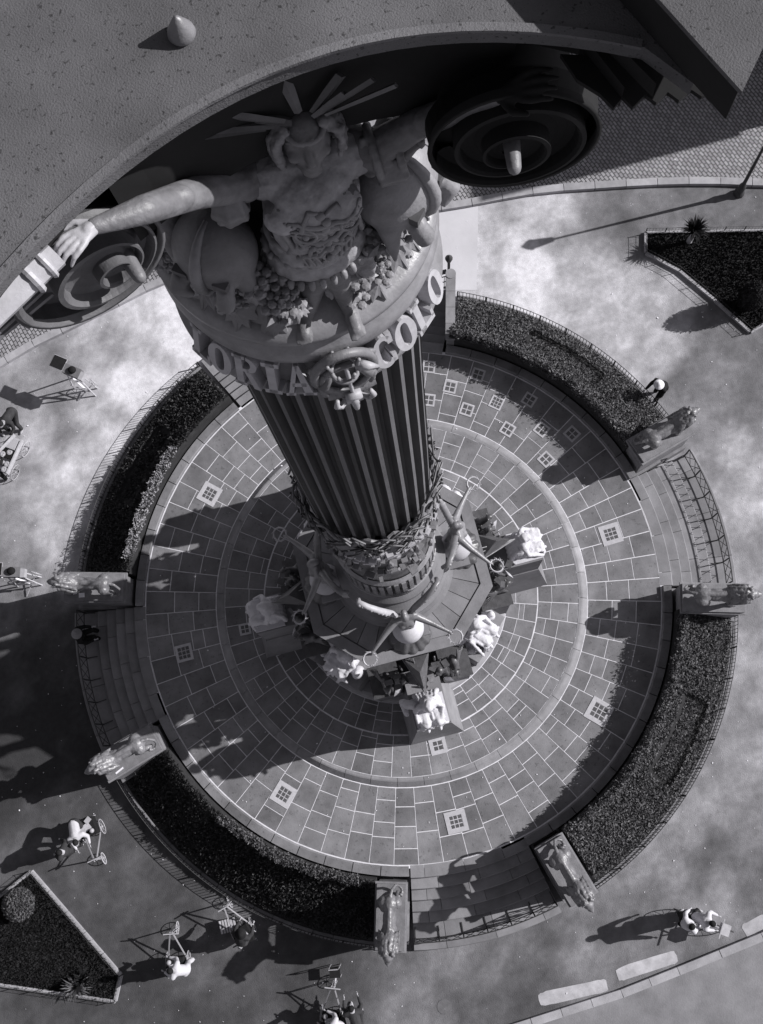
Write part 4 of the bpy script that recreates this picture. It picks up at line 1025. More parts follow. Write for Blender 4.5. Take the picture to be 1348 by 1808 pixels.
emboss(blob(sk, 'robe_folds', 'carved', ST, voxel=.014, smooth=2), .01, 12)
nk = MB(); nc = A(547, 300, 26.92)
for q, rr in enumerate((.15, .2)):
    for i in range(22):
        a = 2 * PI * i / 22; nk.ell(nc + RZ(10) @ Vector((rr * math.cos(a), rr * .85 * math.sin(a) - .02, -.05 * q - .03 + .02 * math.sin(a))), .022, nu=7, nv=5)
nk.build('necklace', 'cap', ST, smooth=True)
rl = MB()    # raised scrollwork over the chest
bpy.context.view_layer.update()
def chest(u, v):   # a point on the front of the bodice: u across -1..1, v down 0..1
    c = A(548, 338, 26.68); o = c + RZ(10) @ Vector((u * .3, -1.5, 0)) + Vector((0, 0, .24 - v * .78))
    hit, loc, nor, _ = BOD.ray_cast(o, RZ(10) @ Vector((0, 1, 0)))
    return loc + nor * .006 if hit else c + RZ(10) @ Vector((u * .28, -.2, 0)) + Vector((0, 0, .24 - v * .78))
for s_ in (-1, 1):
    for (pts) in ([(0, .1), (.3, .05), (.55, .2), (.5, .4), (.3, .38)], [(0, .35), (.25, .5), (.6, .55), (.7, .4)], [(0, .6), (.3, .75), (.55, .72), (.75, .85)], [(.05, .2), (.15, .35), (.05, .5)], [(.2, .62), (.45, .6), (.5, .7), (.35, .68)], [(.8, .1), (.9, .35), (.8, .6), (.9, .8)]):
        rl.tube([chest(s_ * u, v) for u, v in pts], [.012, .022, .022, .018, .012][:len(pts)], 6)
for i in range(11): rl.ell(chest(rg.uniform(-.12, .12), .1 + i * .08), (.035, .03, .03), nu=8, nv=6)
for i in range(26): rl.ell(chest(rg.uniform(-.7, .7), rg.uniform(.5, .95)), rg.uniform(.012, .024), nu=6, nv=5)
for k in range(5):   # swagged neckline folds
    rl.tube([chest(u, .02 + .085 * k + .2 * (1 - u * u)) for u in (-.8, -.6, -.4, -.2, 0, .2, .4, .6, .8)], [.008, .014, .018, .02, .021, .02, .018, .014, .008], 6)
for s_ in (-1, 1):
    for k in range(4): rl.tube([chest(s_ * (.85 - .12 * k), .08 + .05 * k), chest(s_ * (.8 - .1 * k), .5), chest(s_ * (.6 - .15 * k), .95)], [.008, .018, .008], 6)
for u, v in ((-.5, .3), (.5, .3)):
    c_ = chest(u, v); rl.ring(c_ + Vector((0, -.01, 0)), (u * .6, -1, .1), .07, .012, 18, 5); rl.ell(c_ + Vector((0, -.015, 0)), .025, nu=8, nv=6)
rl.build('breast_ornament', 'cap', ST, smooth=True)
# sleeves: slashed band, hanging cloth
for base, sgn, x, y in ((A(425, 325, 26.92), -1, 395, 352), (A(655, 268, 26.92), 1, 655, 262)):
    sl = MB()
    for k in range(5): sl.tube([base + Vector((sgn * (.02 + k * .035), -.1, .02)), base + Vector((sgn * (.03 + k * .04), -.17, -.1)), base + Vector((sgn * (.03 + k * .03), -.13, -.2))], .024, 6)
    sl.ring(base + Vector((sgn * .02, 0, 0)), (1, 0, .1), .16, .03, 20, 6); sl.ring(base + Vector((sgn * .17, 0, 0)), (1, 0, .1), .15, .03, 20, 6)
    for k in range(7):
        dx = (k - 3) * 11; s0 = A(x + dx * .5, y - 22, 26.97); s0 = s0 + Vector((0, -.07, .1)); e = A(x + dx * .9 + (12 if x < 500 else -6), y + 48 - abs(k - 3) * 7, 26.5); sl.tube([s0, s0.lerp(e, .3) + Vector((0, -.14, .04)), s0.lerp(e, .65) + Vector((0, -.07, 0)), e], [.03, .036, .034, .012], 7)
    emboss(blob(sl, 'sleeve', 'cap', ST, voxel=.011, smooth=1), .003, 14)
# hair and headdress
hr = MB(); H0 = A(540, 236, 27.38)
for i in range(26):
    a = 2 * PI * i / 26; d = Vector((math.cos(a), math.sin(a), 0))
    if d.y < -.35: continue
    d = d * 1.08
    hr.tube([H0 + d * .1 + Vector((0, .03, .1)), H0 + d * .19 + Vector((0, .02, 0)), H0 + d * .2 + Vector((.02 * math.sin(i), 0, -.14)), H0 + d * .17 + Vector((0, 0, -.25))], [.035, .036, .03, .012], 6)
emboss(blob(hr, 'hair', 'carved', ST, voxel=.012, smooth=1), .012, 16)
hb = MB(); hb.ring(H0 + Vector((0, .03, .07)), (0, -.2, 1), .125, .02, 28, 7); hb.build('headband', 'cap', ST, smooth=True)
for (tx, ty, tz, w) in ((499, 133, 27.86, .05), (397, 202, 27.75, .045), (257, 252, 27.78, .035), (602, 132, 27.8, .045), (610, 165, 27.7, .05), (660, 140, 27.8, .04), (450, 205, 27.6, .06), (330, 232, 27.72, .04), (700, 150, 27.8, .04)):
    tip = A(tx, ty, tz); s0 = H0 + Vector((0, 0, .08)) + (tip - H0) * .25
    MB().tube([s0, s0 + (tip - s0) * .6 + Vector((0, 0, .0)), tip], [w * .5, w * .75, w * .75], 4, flat=.5).build('headdress_feather', 'volute', ST)
# staff held in the left hand, and bundle of rods behind it
s0, s1 = A(96, 446, 27.97), A(-60, 596, 27.97)
stf = MB().tube([s0, s1], .085, 8); stf.ring(s0.lerp(s1, .28), s1 - s0, .09, .022, 16, 6); stf.ring(s0.lerp(s1, .12), s1 - s0, .085, .018, 16, 6)
SF = stf.build('staff', 'letter', None); SF.location = OFF
tag(SF, 'thick pale faceted staff gripped by the statue at the left edge', 'staff')
rods = thing('rod_bundle', 'bundle of dark rods slanting under the pale staff at the left corner', 'rods', OFF)
for k in range(5):
    MB().bar(A(70 + k * 5, 452 + k * 16, 27.35 - k * .06), A(-40 + k * 3, 590 + k * 6, 27.3 - k * .06), .045 if k else .07, .03).build('rod', 'cap', rods)

# ------------------------------------------------------------------ victories on the octagon corners
def victory(az, label):
    t = thing('winged_victory', label, 'statue', P(1.6, az, 6.47), R(az), 'winged victories standing on globes')
    bs = MB(); K = 1.3
    rg = random.Random(9)
    for k in range(9):
        a = R(-110 + k * 27); bs.cap((.12 + .38 * math.cos(a), .42 * math.sin(a), .02), (.05 + .2 * math.cos(a), .25 * math.sin(a), .2 + .15 * rg.random()), .13, .07, 8)
    blob(bs, 'rocky_base', 'bronze', t, voxel=.035, smooth=1)
    MB().box((-.15, 0, .12), (.8, .95, .26)).build('plinth', 'oct', t)
    MB().ell((.02, 0, .62), .38, nu=28, nv=18).build('globe', 'grout', t, smooth=True)
    b = MB(); z = 1.0
    b.cap((.05, .1, z), (-.02, .1, z + .55), .06, .1); b.cap((.0, -.08, z), (-.02, -.08, z + .55), .06, .1)
    b.ell((-.02, 0, z + .65), (.2, .23, .2)); b.ell((.03, 0, z + 1.0), (.19, .24, .24)); b.cap((.0, -.2, z + 1.15), (0, .2, z + 1.15), .11, .11); b.ell((.14, .1, z + 1.04), .09); b.ell((.14, -.1, z + 1.04), .09)
    b.cap((.0, 0, z + 1.15), (.03, 0, z + 1.36), .06, .05); b.ell((.05, 0, z + 1.46), (.11, .1, .13)); b.ell((-.02, 0, z + 1.53), (.1, .08, .07))
    for s_ in (-1, 1):
        b.cap((0, s_ * .2, z + 1.14), (.22, s_ * .5, z + 1.05), .1, .072); b.cap((.22, s_ * .5, z + 1.05), (.5, s_ * .84, z + .98), .07, .042); b.ell((.53, s_ * .88, z + .98), (.05, .04, .03))
        for f in range(4): b.cap((.53, s_ * .88, z + .98), (.6, s_ * (.88 + .025 * f), z + .97), .014, .01, 6)
    for k in range(7): b.cap((-.06 + .05 * math.cos(k), .12 * math.sin(k * .9), z + .6), (.1 * math.cos(k * .9) - .12, .2 * math.sin(k * .9), z + .05), .08, .05, 8)
    b.v = [(x_, y_, zz if zz < 1 else 1 + (zz - 1) * 1.4) for x_, y_, zz in b.v]
    blob(b, 'body', 'vict', t, voxel=.022, smooth=2)
    for s_ in (-1, 1):
        w = MB()
        pts = [(-.06, s_ * .08, 2.5), (-.12, s_ * .26, 2.95), (-.2, s_ * .48, 3.25), (-.32, s_ * .7, 3.45), (-.45, s_ * .86, 3.5), (-.56, s_ * .86, 3.36)]
        w.tube(pts, [.06, .08, .08, .075, .065, .045], 8, flat=.7)
        for k in range(16):
            q = k / 15 * 4.6; i = int(q); a_ = Vector(pts[i]).lerp(Vector(pts[i + 1]), q - i); w.ell(a_ + Vector((.02 + .03 * rg.random(), 0, -.02)), (.06, .035 + .02 * rg.random(), .05), nu=7, nv=5)
        o = w.build('wing', 'letter' if s_ < 0 and az == -90 else 'vict', t, smooth=True)  # pale material on the front left wing imitates sunlight
        for k in range(11):
            q = k / 10 * 4.4; i = int(q); a = Vector(pts[i]).lerp(Vector(pts[i + 1]), q - i); L_ = .85 - .03 * k
            MB().add([a + Vector((-.03, 0, 0)), a + Vector((.05, 0, 0)), a + Vector((.03, s_ * .05, -L_ * .6)), a + Vector((-.05, s_ * .06, -L_)), a + Vector((-.03, s_ * .02, -L_ * .4))], [(0, 1, 2, 3), (0, 3, 4)]).build('wing_feather', 'vict', o)
        rn = MB(); c = Vector((.66, s_ * .97, 2.36))
        rn.ring(c, (.25, -s_ * .2, 1), .15, .018, 22, 5)
        for k in range(20):
            a = 2 * PI * k / 20; p = c + Vector((.15 * math.cos(a), .15 * math.sin(a), 0)); d = Vector((-math.sin(a) + .5 * math.cos(a) * (-1) ** k, math.cos(a) + .5 * math.sin(a) * (-1) ** k, .2)) * .07; y = Vector((math.cos(a), math.sin(a), 0)) * .018
            rn.add([p - y, p + d * .5 + Vector((0, 0, .01)), p + y, p + d], [(0, 3, 1), (1, 3, 2), (0, 2, 3)])
        rn.build('laurel_wreath', 'letter', t)
    return t
victory(-90, 'winged victory at the bottom facing the viewer, holding a wreath in each hand'); victory(0, 'winged victory at the right leaning out over the bronze group'); victory(180, 'shaded winged victory at the left of the column foot'); victory(90, 'winged victory behind the column')

# ------------------------------------------------------------------ buttress groups and seated statues
def seated(name, label, loc, rz, m='marble', s=1.0, variant=0, plain=True):
    t = thing(name, label, 'statue', loc, rz); b = MB(); rg = random.Random(variant)
    b.ell((-.1, 0, .35), (.34, .36, .36)); b.cap((-.12, 0, .5), (-.06, .02, .95), .25, .19)
    b.cap((-.06, -.17, .95), (-.06, .17, .95), .1, .1); b.cap((-.05, 0, .95), (-.02, 0, 1.15), .07, .06); b.ell((.02, .0, 1.25), (.12, .11, .14)); b.ell((-.03, .0, 1.3), (.12, .12, .1))
    for q in (-1, 1):
        b.cap((0, q * .14, .5), (.38, q * .17, .52), .16, .13); b.cap((.38, q * .17, .52), (.44, q * .15, .08), .12, .07); b.cap((.44, q * .15, .05), (.58, q * .16, .03), .05, .04)
    b.cap((-.06, .2, .95), (.05, .34, .68), .075, .06); b.cap((.05, .34, .68), (.3, .26, .62), .055, .04)
    b.cap((-.06, -.2, .95), (.02, -.36, .72), .075, .06); b.cap((.02, -.36, .72), (.2 + .1 * variant, -.3 - .06 * variant, .9 - .2 * variant), .055, .04)
    for k in range(12):
        y = -.32 + k * .058; b.tube([(.0, y, .62), (.3, y * .95, .62 - .02 * (k % 3)), (.46 + .03 * math.sin(k * 2), y * .9, .4), (.47 + .06 * math.sin(k * 1.7), y * 1.15, .03)], [.02, .035, .04, .035], 6)
    for k in range(6): b.tube([(-.2, -.2 + k * .08, .9), (-.36, -.25 + k * .1, .5), (-.38, -.3 + k * .12, .04)], [.03, .06, .07], 6)
    if variant % 2: b.tube([(-.1, -.3, .8), (-.2, -.5, .5), (-.3, -.62, .3), (.05, -.6, .08)], [.1, .12, .1, .06], 8)
    v2 = MB(); v2.f = b.f; v2.v = [tuple(c * s for c in p) for p in b.v]
    emboss(blob(v2, 'figure', m, t, voxel=.022, smooth=1), .013, 6, variant)
    return t
def buttress(az, label, seat_label, var):
    t = thing('buttress', label, 'buttress', P(3.2, az, ZI), R(az)); off = .0
    MB().box((-.05, off, 1.55), (1.5, .92, 3.1)).build('block', 'oct', t)
    # sloping skirt
    vs = [(-.8, -.78, 0), (1.02, -.78, 0), (1.02, .78, 0), (-.8, .78, 0), (-.8, -.48, 1.5), (.72, -.48, 1.5), (.72, .48, 1.5), (-.8, .48, 1.5)]
    MB().add(vs, [(3, 2, 1, 0), (4, 5, 6, 7), (0, 1, 5, 4), (1, 2, 6, 5), (2, 3, 7, 6), (3, 0, 4, 7)]).build('sloping_skirt', 'oct', t)
    MB().box((.32, off, 3.14), (.8, .84, .1)).build('seat_slab', 'marble', t)
    for s_ in (-1, 1):
        MB().box((-.75, s_ * .95, 1.3), (.75, .7, 2.6)).build('side_pier', 'oct', t)
        MB().box((-.75, s_ * .95, 2.66), (.85, .8, .1)).build('pier_cap', 'bronze', t)
    g = thing('bronze_ship_group', label.replace('stone buttress', 'dark bronze prow with shields'), 'sculpture', P(2.55, az, ZI + 2.72), R(az))
    rg = random.Random(var + 4)
    pr = MB(); pr.add([(-.4, -.36, 2.2), (-.4, .36, 2.2), (.62, 0, 1.9), (-.4, 0, 1.0), (.1, .0, 2.45)], [(0, 2, 3), (1, 3, 2), (0, 3, 1), (0, 4, 2), (4, 1, 2), (0, 1, 4)]); pr.build('prow', 'bronze', g)
    for k in range(4): MB().bar((-.35 + .02 * k, -.34 + .09 * k, 2.22 + .05 * k), (.6, 0, 1.92 + .02 * k), .02, .03).build('hull_plank', 'cap', g)
    for s_ in (-1, 1):
        c = MB(); y = s_ * .9   # griffin
        c.ell((-.05, y, .45), (.24, .15, .3)); c.cap((.02, y, .6), (.16, y, .92), .12, .09); c.ell((.22, y, .98), (.12, .08, .09)); c.cap((.28, y, .97), (.38, y, .9), .045, .02)
        for q in (-.09, .09): c.cap((.1, y + q, .4), (.24, y + q, .03), .05, .04); c.ell((-.15, y + q, .14), (.14, .07, .12)); c.cap((.18, y + q, 1.03), (.15, y + q * 1.2, 1.12), .03, .01, 6)
        for q in range(5): c.cap((-.1, y + s_ * .12, .6), (-.35 - .02 * q, y + s_ * (.16 + .05 * q), 1.1 - .13 * q), .05, .02, 6)
        blob(c, 'griffin', 'bronze', g, voxel=.028, smooth=1)
        for k in range(3):
            MB().cap((-.25 + .1 * k, s_ * (.45 + .12 * k), .0), (-.25 + .1 * k, s_ * (.45 + .12 * k), 1.6 - .2 * k), .03, .02, 7).build('lance', 'bronze' if k else 'cap', g)
        c = MB(); y = s_ * .5   # small armed figure
        c.cap((.0, y, .0), (.02, y, .7), .16, .14); c.cap((.02, y, .7), (.05, y, 1.15), .16, .13); c.cap((.05, y - .12, 1.15), (.05, y + .12, 1.15), .07, .07); c.ell((.1, y, 1.4), (.1, .09, .12)); c.cap((.05, y + s_ * .13, 1.15), (.25, y + s_ * .2, .9), .05, .04); c.cap((.05, y - s_ * .13, 1.15), (.2, y - s_ * .16, 1.4), .05, .035)
        blob(c, 'figure', 'bronze', g, voxel=.028, smooth=1)
        MB().add([(.3, y + s_ * .22, 1.05), (.42, y + s_ * .3, .85), (.34, y + s_ * .1, .7), (.26, y + s_ * .06, .95), (.36, y + s_ * .18, .92)], [(0, 1, 4), (1, 2, 4), (2, 3, 4), (3, 0, 4)]).build('shield', 'letter', g)
    for k in range(18):
        y = rg.uniform(-1.0, 1.0); MB().box((rg.uniform(-.1, .35), y, rg.uniform(.3, 1.6)), (rg.uniform(.08, .2), rg.uniform(.08, .2), rg.uniform(.06, .18)), rg.uniform(0, 3)).build('trophy_piece', 'bronze' if k % 3 else 'lion', g)
    seated('seated_statue', seat_label, P(3.45, az, ZI + 3.19), R(az), 'marble', 1.0, var)
buttress(-90, 'stone buttress below the front winged victory', 'white draped marble figure seated at the bottom of the monument base', 1)
buttress(0, 'stone buttress at the right of the monument base', 'white marble figure seated at the right, beyond the bronze group', 2)
buttress(180, 'stone buttress at the left of the monument base', 'white marble figure seated at the left in half shade', 0)
buttress(90, 'stone buttress hidden behind the column', 'white marble figure seated behind the column', 3)
for az, l, v in ((-45, 'large pale statue with bowed head at the lower right corner of the octagon', 3), (-139, 'pale statue with a companion at the lower left corner of the octagon', 1), (45, 'pale statue at the upper right corner behind the bronze group', 2), (135, 'pale statue at the upper left corner in shade', 0)):
    pb = thing('statue_base', 'stone base under the ' + l.split(' at the ')[0].split(' with')[0] + ' at the ' + l.split(' at the ')[1].split(' of ')[0].split(' behind')[0], 'statue base', P(2.5, az, ZI + .3), R(az))
    MB().box((0, 0, .9), (.85, 1.35, 1.8)).build('block', 'oct', pb); MB().box((0, 0, 1.84), (.92, 1.42, .1)).build('top_slab', 'lightband', pb)
    s_ = seated('corner_statue', l, P(2.45, az, ZI + 2.19), R(az), 'marble', 1.05, v)
    ex = MB(); ex.ell((.1, .5, .3), (.2, .16, .28)); ex.ell((.16, .52, .62), (.1, .09, .11)); ex.cap((.1, .45, .4), (.25, .25, .45), .06, .04); blob(ex, 'companion', 'marble', s_, voxel=.028, smooth=1)
    ex = MB(); ex.ell((.05, -.5, .15), (.25, .18, .15)); ex.ell((.2, -.55, .3), (.12, .1, .1)); blob(ex, 'animal', 'marble', s_, voxel=.028, smooth=1)

# ------------------------------------------------------------------ lions
def pedestal(az, label):
    t = thing('lion_pedestal', label, 'pedestal', P(8.8, az, 0), R(az), 'pedestals carrying the lions')
    MB().box((0, 0, .25), (1.84, .92, .5)).build('base', 'ped', t); MB().box((0, 0, 1.15), (1.66, .76, 1.32)).build('die', 'ped', t)
    MB().box((0, 0, 1.86), (1.8, .88, .1)).build('cornice', 'ped', t); MB().box((0, 0, 1.955), (1.7, .78, .09)).build('top_slab', 'ped', t)
    return t
def make_lion(label, az):
    t = thing('bronze_lion', label, 'lion', P(8.8, az, 2.0), R(az), 'bronze lions on pedestals')
    b = MB()
    b.ell((.3, 0, .62), (.34, .22, .27)); b.ell((-.05, 0, .62), (.42, .18, .21)); b.ell((-.42, 0, .62), (.27, .21, .24))
    b.cap((-.5, 0, .78), (.35, 0, .82), .07, .09); b.cap((.4, 0, .7), (.66, 0, .92), .25, .22)
    b.ell((.8, 0, .98), (.17, .15, .16)); b.ell((.95, 0, .93), (.1, .095, .085)); b.cap((.93, 0, .87), (1.0, 0, .83), .05, .04); b.ell((1.04, 0, .96), (.03, .04, .025))
    for s_ in (-1, 1):
        b.ell((.78, s_ * .15, 1.1), (.035, .045, .05)); b.ell((.9, s_ * .06, 1.03), (.03, .025, .02))
        fx = .16 if s_ > 0 else -.06
        b.cap((.36, s_ * .15, .6), (.42 + fx, s_ * .17, .3), .12, .075); b.cap((.42 + fx, s_ * .17, .3), (.46 + fx, s_ * .17, .06), .07, .06); b.ell((.54 + fx, s_ * .17, .05), (.12, .08, .055))
        for q in (-1, 0, 1): b.ell((.64 + fx, s_ * .17 + q * .045, .035), (.035, .022, .03))
        bx = -.12 if s_ > 0 else .1
        b.cap((-.46, s_ * .15, .62), (-.36 + bx, s_ * .18, .36), .17, .09); b.cap((-.36 + bx, s_ * .18, .36), (-.56 + bx, s_ * .18, .2), .075, .052); b.cap((-.56 + bx, s_ * .18, .2), (-.5 + bx, s_ * .18, .06), .05, .048); b.ell((-.42 + bx, s_ * .18, .045), (.11, .07, .045))
    rg = random.Random(2)
    for k in range(90):   # mane locks
        a = 2 * PI * rg.random(); u = rg.random(); c = Vector((.36 + .42 * u, 0, .72 + .24 * u)); rr = .24 - .04 * abs(u - .4)
        d = Vector((-.15, math.sin(a), math.cos(a))); p = c + d * rr; b.cap(p, p + Vector((-.13, .05 * math.sin(a), -.07)), .055, .018, 6)
    b.tube([(-.62, 0, .74), (-.78, .04, .7), (-.88, .12, .5), (-.86, .2, .3), (-.78, .29, .22), (-.66, .3, .24), (-.6, .26, .3)], [.055, .042, .036, .036, .038, .045, .06], 8)
    emboss(blob(b, 'body', 'lion', t, voxel=.02, smooth=1), .006, 14)
    return t
LA = [(-16, 'lion beside the right stairs, lower of the two, head out over the gravel'), (16, 'lion on the upper right pedestal, in front of the hedge-like bed'), (-73.8, 'sunlit lion right of the bottom stairs'), (-106, 'lion left of the bottom stairs with its tail curled on the pedestal'), (-163.7, 'lion below the shaded left stairs, tilted pedestal'), (164.4, 'lion above the shaded left stairs with papers on its pedestal')]
lion0 = make_lion(LA[0][1], LA[0][0])
for az, l in LA[1:]: dup(lion0, P(8.8, az, 2.0), R(az), l)
p0 = pedestal(LA[0][0], 'stone pedestal under the ' + LA[0][1].split(',')[0])
for az, l in LA[1:]: dup(p0, P(8.8, az, 0), R(az), 'stone pedestal under the ' + l.split(',')[0].split(' with ')[0])
# papers left on pedestals
for (az, dx, dy, w, h, rz, l) in ((164.4, .35, .25, .17, .13, .1, 'white sheet of paper on the upper left lion pedestal'), (164.4, .55, .2, .12, .05, .3, 'small paper scrap at the outer end of the upper left lion pedestal'), (-163.7, .45, .3, .26, .05, .15, 'white folded strip on the lower left lion pedestal')):
    p = P(8.8, az, 0) + RZ(az) @ Vector((dx, dy, 2.003)); o = MB().box((0, 0, .006), (w, h, .008)).build('paper_sheet', 'paper'); o.location = p; o.rotation_euler = (0, 0, R(az) + rz); tag(o, l, 'paper')

# ------------------------------------------------------------------ people
def person(loc, rz, label, top='shirt', legs='cloth', pose='stand', hat=None, s=1.0):
    t = thing('person', label, 'person', loc, rz)
    lean = {'stand': 5, 'bend': 62, 'lean': 30, 'sit': 12}[pose]
    hip = Vector((-.22 if pose == 'bend' else (-.1 if pose == 'lean' else 0), 0, .92)) if pose != 'sit' else Vector((0, 0, .45))
    d = Vector((math.sin(R(lean)), 0, math.cos(R(lean)))); n = hip + d * .5; sh = hip + d * .46; hd = n + (d * .6 + Vector((.2 if lean > 20 else .05, 0, .5))).normalized() * .2
    b = MB(); tr = MB(); sh_ = MB()
    for q in (-1, 1):
        if pose == 'sit': kn = Vector((.42, q * .12, .5)); an = Vector((.45, q * .12, .08))
        else: kn = Vector((.06 if q > 0 else -.02, q * .1, .5)); an = Vector((.02 + .08 * q, q * .12, .08))
        h_ = hip + Vector((0, q * .09, 0))
        b.cap(h_, kn, .075, .055); b.cap(kn, an, .05, .035); b.ell(an + Vector((.06, 0, -.035)), (.13, .045, .04))
        tr.cap(h_, kn, .1, .08); tr.cap(kn, an + Vector((0, 0, .05)), .078, .068)
        s0 = sh + Vector((0, q * .19, 0)); el = s0 + (Vector((.12, q * .06, -.26)) if pose in ('stand', 'sit') else Vector((.1, q * .05, -.25))); ha = el + (Vector((.22, -q * .04, -.06)) if pose != 'stand' else Vector((.16, -q * .02, -.16)))
        b.cap(s0, el, .05, .04); b.cap(el, ha, .038, .026); b.ell(ha + (ha - el).normalized() * .06, (.045, .03, .022))
        for f in range(4): b.cap(ha + (ha - el).normalized() * .07 + Vector((0, (f - 1.5) * .016, 0)), ha + (ha - el).normalized() * .14 + Vector((0, (f - 1.5) * .02, 0)), .01, .008, 5)
        sh_.cap(s0, el, .075, .062); sh_.cap(el, ha - (ha - el) * .15, .06, .045); sh_.cap(sh, s0, .12, .085)
    b.cap(hip, sh, .13, .13); b.cap(sh, n + d * .08, .06, .055); b.ell(hd, (.095, .078, .12)); b.ell(hd + Vector((.09, 0, -.02)), (.025, .018, .03))
    tr.ell(hip, (.13, .17, .13)); sh_.cap(hip + d * .04, hip + d * .4, .15, .165); sh_.ell(sh, (.13, .2, .1))
    blob(b, 'body', 'skin', t, voxel=.024, smooth=1); blob(tr, 'trousers', legs, t, voxel=.026, smooth=2); blob(sh_, 'shirt' if top == 'shirt' else 'jacket', top, t, voxel=.026, smooth=2)
    if hat: MB().lathe([(0, .13), (.07, .12), (.09, .05), (.16, .03), (.16, .015), (0, .02)], 18, c=hd + Vector((0, 0, .02))).build('hat', hat, t, smooth=True)
    else: MB().ell(hd + Vector((-.02, 0, .03)), (.1, .085, .105)).build('hair', 'dark', t, smooth=True)
    return t
def G(px, py, z=0): v = at(px, py, z); v.z = z; return v
person(G(152, 1462), R(-80), 'man in a bright white shirt bending far over a three-wheeled cart', 'shirt', 'cloth', 'bend')
person(G(140, 1497), R(150), 'person in dark clothes standing below the bending man in white', 'cloth', 'cloth', 'stand')
person(G(336, 1700), R(150), 'man in white stooping beside the lower left cart', 'shirt', 'shirt', 'lean', s=1)
person(G(438, 1648), R(60), 'person in dark clothes and cap by the cart against the wire fence', 'cloth', 'cloth', 'lean', hat='dark')
person(G(603, 1796), R(140), 'man in a white shirt stooping at the bottom edge of the view', 'shirt', 'cloth', 'lean')
person(G(632, 1784), R(90), 'person in dark clothes kneeling low beside the man at the bottom edge', 'cloth', 'cloth', 'bend')
person(G(1222, 1612), R(-30), 'cyclist in a pale shirt astride the bicycle at the lower right', 'shirt', 'cloth', 'lean')
person(G(1198, 1622), R(20), 'second person in dark trousers beside the bicycle at the lower right', 'shirt', 'dark', 'stand')
person(G(1158, 700), R(200), 'person in a dark suit with pale hair leaning on the upper right fence', 'dark', 'dark', 'lean', hat='paper')
person(G(150, 1128, .2), R(0), 'person in a pale rimmed hat sitting on the shaded left stairs', 'dark', 'dark', 'sit', hat='lightgrey' if 'lightgrey' in MT else 'ped')
person(G(36, 752), R(-120), 'person in a grey coat bending behind the loaded cart at the left edge', 'cloth', 'cloth', 'bend')
person(G(10, 762), R(-60), 'man in a dark suit with white shirt front at the left edge', 'dark', 'dark', 'stand')
person(G(8, 842), R(60), 'person in black with a white scarf below the loaded cart', 'dark', 'dark', 'lean', hat='paper')

# ------------------------------------------------------------------ carts and bicycles
def wheel(mb, c, ax, r=.2, sp=8):
    mb.ring(c, ax, r, .013, 24, 6); X, Y, Z = frame(ax); c = Vector(c)
    for k in range(sp):
        a = 2 * PI * k / sp; mb.bar(c, c + (X * math.cos(a) + Y * math.sin(a)) * r, .008)
    mb.ell(c, .03, nu=8, nv=5); return mb
def trike(px, py, rz, label, dark=True, z=0):
    t = thing('handcart', label, 'cart', G(px, py), R(rz), 'spindly wheeled carts standing on the gravel')
    for s_ in (-1, 1): wheel(MB(), (.0, s_ * .3, .22), (0, 1, 0), .22).build('wheel', 'paint', t)
    wheel(MB(), (-.85, 0, .18), (0, 1, 0), .17).build('wheel', 'wood', t)
    for s_ in (-1, 1):
        MB().bar((0, s_ * .28, .25), (-.85, s_ * .03, .95), .03).build('frame_tube', 'paint', t); MB().bar((-.85, s_ * .05, .18), (-.8, s_ * .03, .95), .018).build('frame_tube', 'paint', t)
    MB().bar((-.8, -.22, .97), (-.8, .22, .97), .03).build('handlebar', 'paint', t)
    MB().box((.12, 0, .52), (.5, .48, .34)).build('box', 'dark' if dark else 'wood', t)
    MB().box((.12, .02, .705), (.2, .3, .03), .3).build('lid', 'wood', t); MB().box((.3, -.12, .715), (.14, .18, .03), .5).build('tray', 'paint', t)
    MB().bar((.38, -.22, .2), (.38, .22, .2), .03).build('axle', 'wood', t)
    MB().ell((-.02, -.14, .76), (.07, .07, .07)).build('pot', 'paint', t, smooth=True)
    return t
trike(168, 1466, 100, 'three-wheeled white framed cart beside the man in the white shirt'); trike(318, 1692, -100, 'cart with a long triangular frame at the lower left'); trike(432, 1640, -75, 'dark cart parked against the wire fence of the dark bed'); trike(588, 1786, -110, 'cart with a looped frame near the bottom edge')
def stand(px, py, rz, label):
    t = thing('wheeled_stand', label, 'stand', G(px, py), R(rz), 'tall wheeled stands with a dark board')
    wheel(MB(), (.42, .1, .5), (.3, 1, .1), .17, 10).build('wheel', 'paint', t)
    for (x, y) in ((-.3, .25), (-.3, -.25), (.45, -.2), (.4, .05)): MB().bar((x, y, 0), (x * .5, y * .5, 1.3), .035).build('leg', 'wood', t)
    MB().box((0, 0, 1.3), (.55, .3, .22)).build('camera_box', 'ped', t); MB().box((-.5, .08, 1.42), (.42, .36, .03)).build('board', 'dark', t)
    MB().box((-.5, .08, 1.4), (.46, .4, .02)).build('board_rim', 'paint', t); MB().box((.33, -.03, 1.28), (.14, .26, .2)).build('front_box', 'paint', t)
    MB().bar((-.3, -.25, .35), (.45, -.2, .35), .03).build('brace', 'paint', t); MB().bar((.3, .0, .3), (.0, -.55, .03), .03).build('prop', 'paint', t); MB().bar((-.1, -.1, .9), (.25, -.2, .5), .05).build('strut', 'paper', t)
    MB().ell((.02, .02, 1.46), (.13, .12, .08)).build('black_hood', 'dark', t, smooth=True); return t
stand(152, 680, -38, 'tall stand with a dark board and white wheel on the upper left gravel'); stand(50, 1022, -15, 'tall stand with a dark board near the left lion')
lc = thing('loaded_cart', 'white cart loaded with pots and cans at the left edge', 'cart', G(28, 812), R(55))
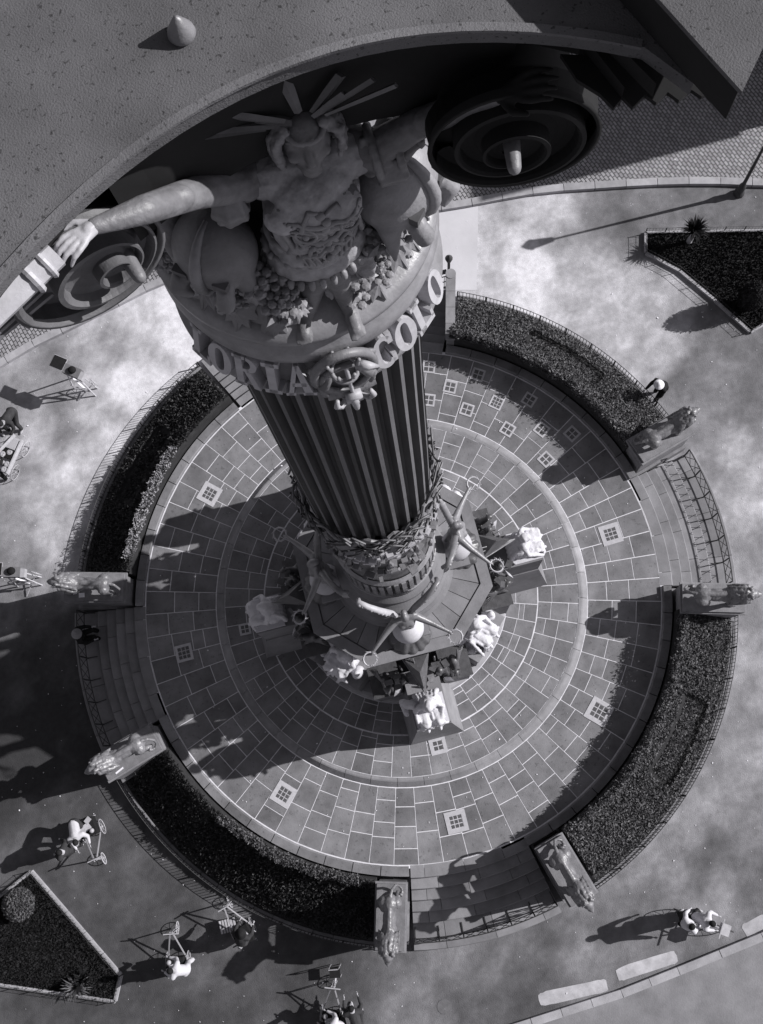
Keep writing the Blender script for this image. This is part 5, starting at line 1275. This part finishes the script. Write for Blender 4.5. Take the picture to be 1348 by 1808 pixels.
MB().box((0, 0, .6), (1.15, .48, .1)).build('tray', 'paint', lc); MB().box((.35, 0, .74), (.34, .4, .2)).build('bin', 'paint', lc); MB().box((.0, .0, .72), (.26, .42, .14)).build('crate', 'dark', lc); MB().box((0, -.27, .72), (1.15, .04, .2)).build('side_board', 'wood', lc)
for x, y in ((-.55, .1), (-.48, -.14), (-.3, .05), (-.05, .1), (.08, -.08), (-.3, -.16)): MB().lathe([(0, .12), (.05, .13), (.09, .12), (.09, 0), (0, 0)], 14, c=(x, y, .67)).build('can', 'paint', lc, smooth=False)
for x in (-.4, .4):
    for y in (-.27, .27): wheel(MB(), (x, y, .25), (0, 1, 0), .25).build('wheel', 'paint', lc)
for x in (-.5, .5): MB().bar((x, .2, .55), (x, .2, .2), .04).build('leg', 'wood', lc)
um = tag(MB().bar((0, 0, 0), (-1.1, -.9, .25), .07).build('pole', 'wood'), 'pale wooden pole slanting down behind the loaded cart', 'pole'); um.location = G(26, 768, .9)
bc = thing('bicycle', 'bicycle with thin dark tyres under the cyclist at the lower right', 'bicycle', G(1238, 1622), R(-35))
for x in (-.52, .52):
    w_ = wheel(MB(), (x, 0, .34), (0, 1, 0), .33, 14); w_.build('wheel', 'wire', bc)
for a, b_ in (((-.52, 0, .34), (-.15, 0, .3)), ((-.15, 0, .3), (.35, 0, .75)), ((-.15, 0, .3), (-.25, 0, .85)), ((-.25, 0, .8), (.38, 0, .8)), ((-.52, 0, .34), (-.22, 0, .75)), ((.52, 0, .34), (.36, 0, .95))): MB().bar(a, b_, .03).build('frame_tube', 'paint', bc)
MB().bar((.36, -.27, .98), (.36, .27, .98), .03).build('handlebar', 'paint', bc); MB().ell((-.27, 0, .9), (.14, .08, .035)).build('saddle', 'dark', bc, smooth=True); MB().box((.5, 0, .75), (.25, .3, .2)).build('basket', 'wood', bc)
ch = thing('folding_chair', 'thin white folding chair alone on the gravel at the bottom', 'chair', G(594, 1712), R(-10))
for x in (-.14, .14):
    for y in (-.14, .14): MB().bar((x, y, 0), (x, y, .42 if y < 0 else .85), .02).build('leg', 'paint', ch)
MB().box((0, 0, .42), (.3, .3, .02)).build('seat', 'dark', ch); MB().box((0, .14, .8), (.3, .02, .1)).build('backrest', 'paint', ch)
bn = thing('slatted_crate', 'pale slatted crate beside the dark cart near the fence', 'crate', G(406, 1632), R(0))
for k in range(6): MB().box((-.2 + .08 * k, 0, .3), (.055, .36, .03)).build('slat', 'wood', bn)
MB().box((0, 0, .14), (.44, .34, .26)).build('crate_body', 'dark', bn)
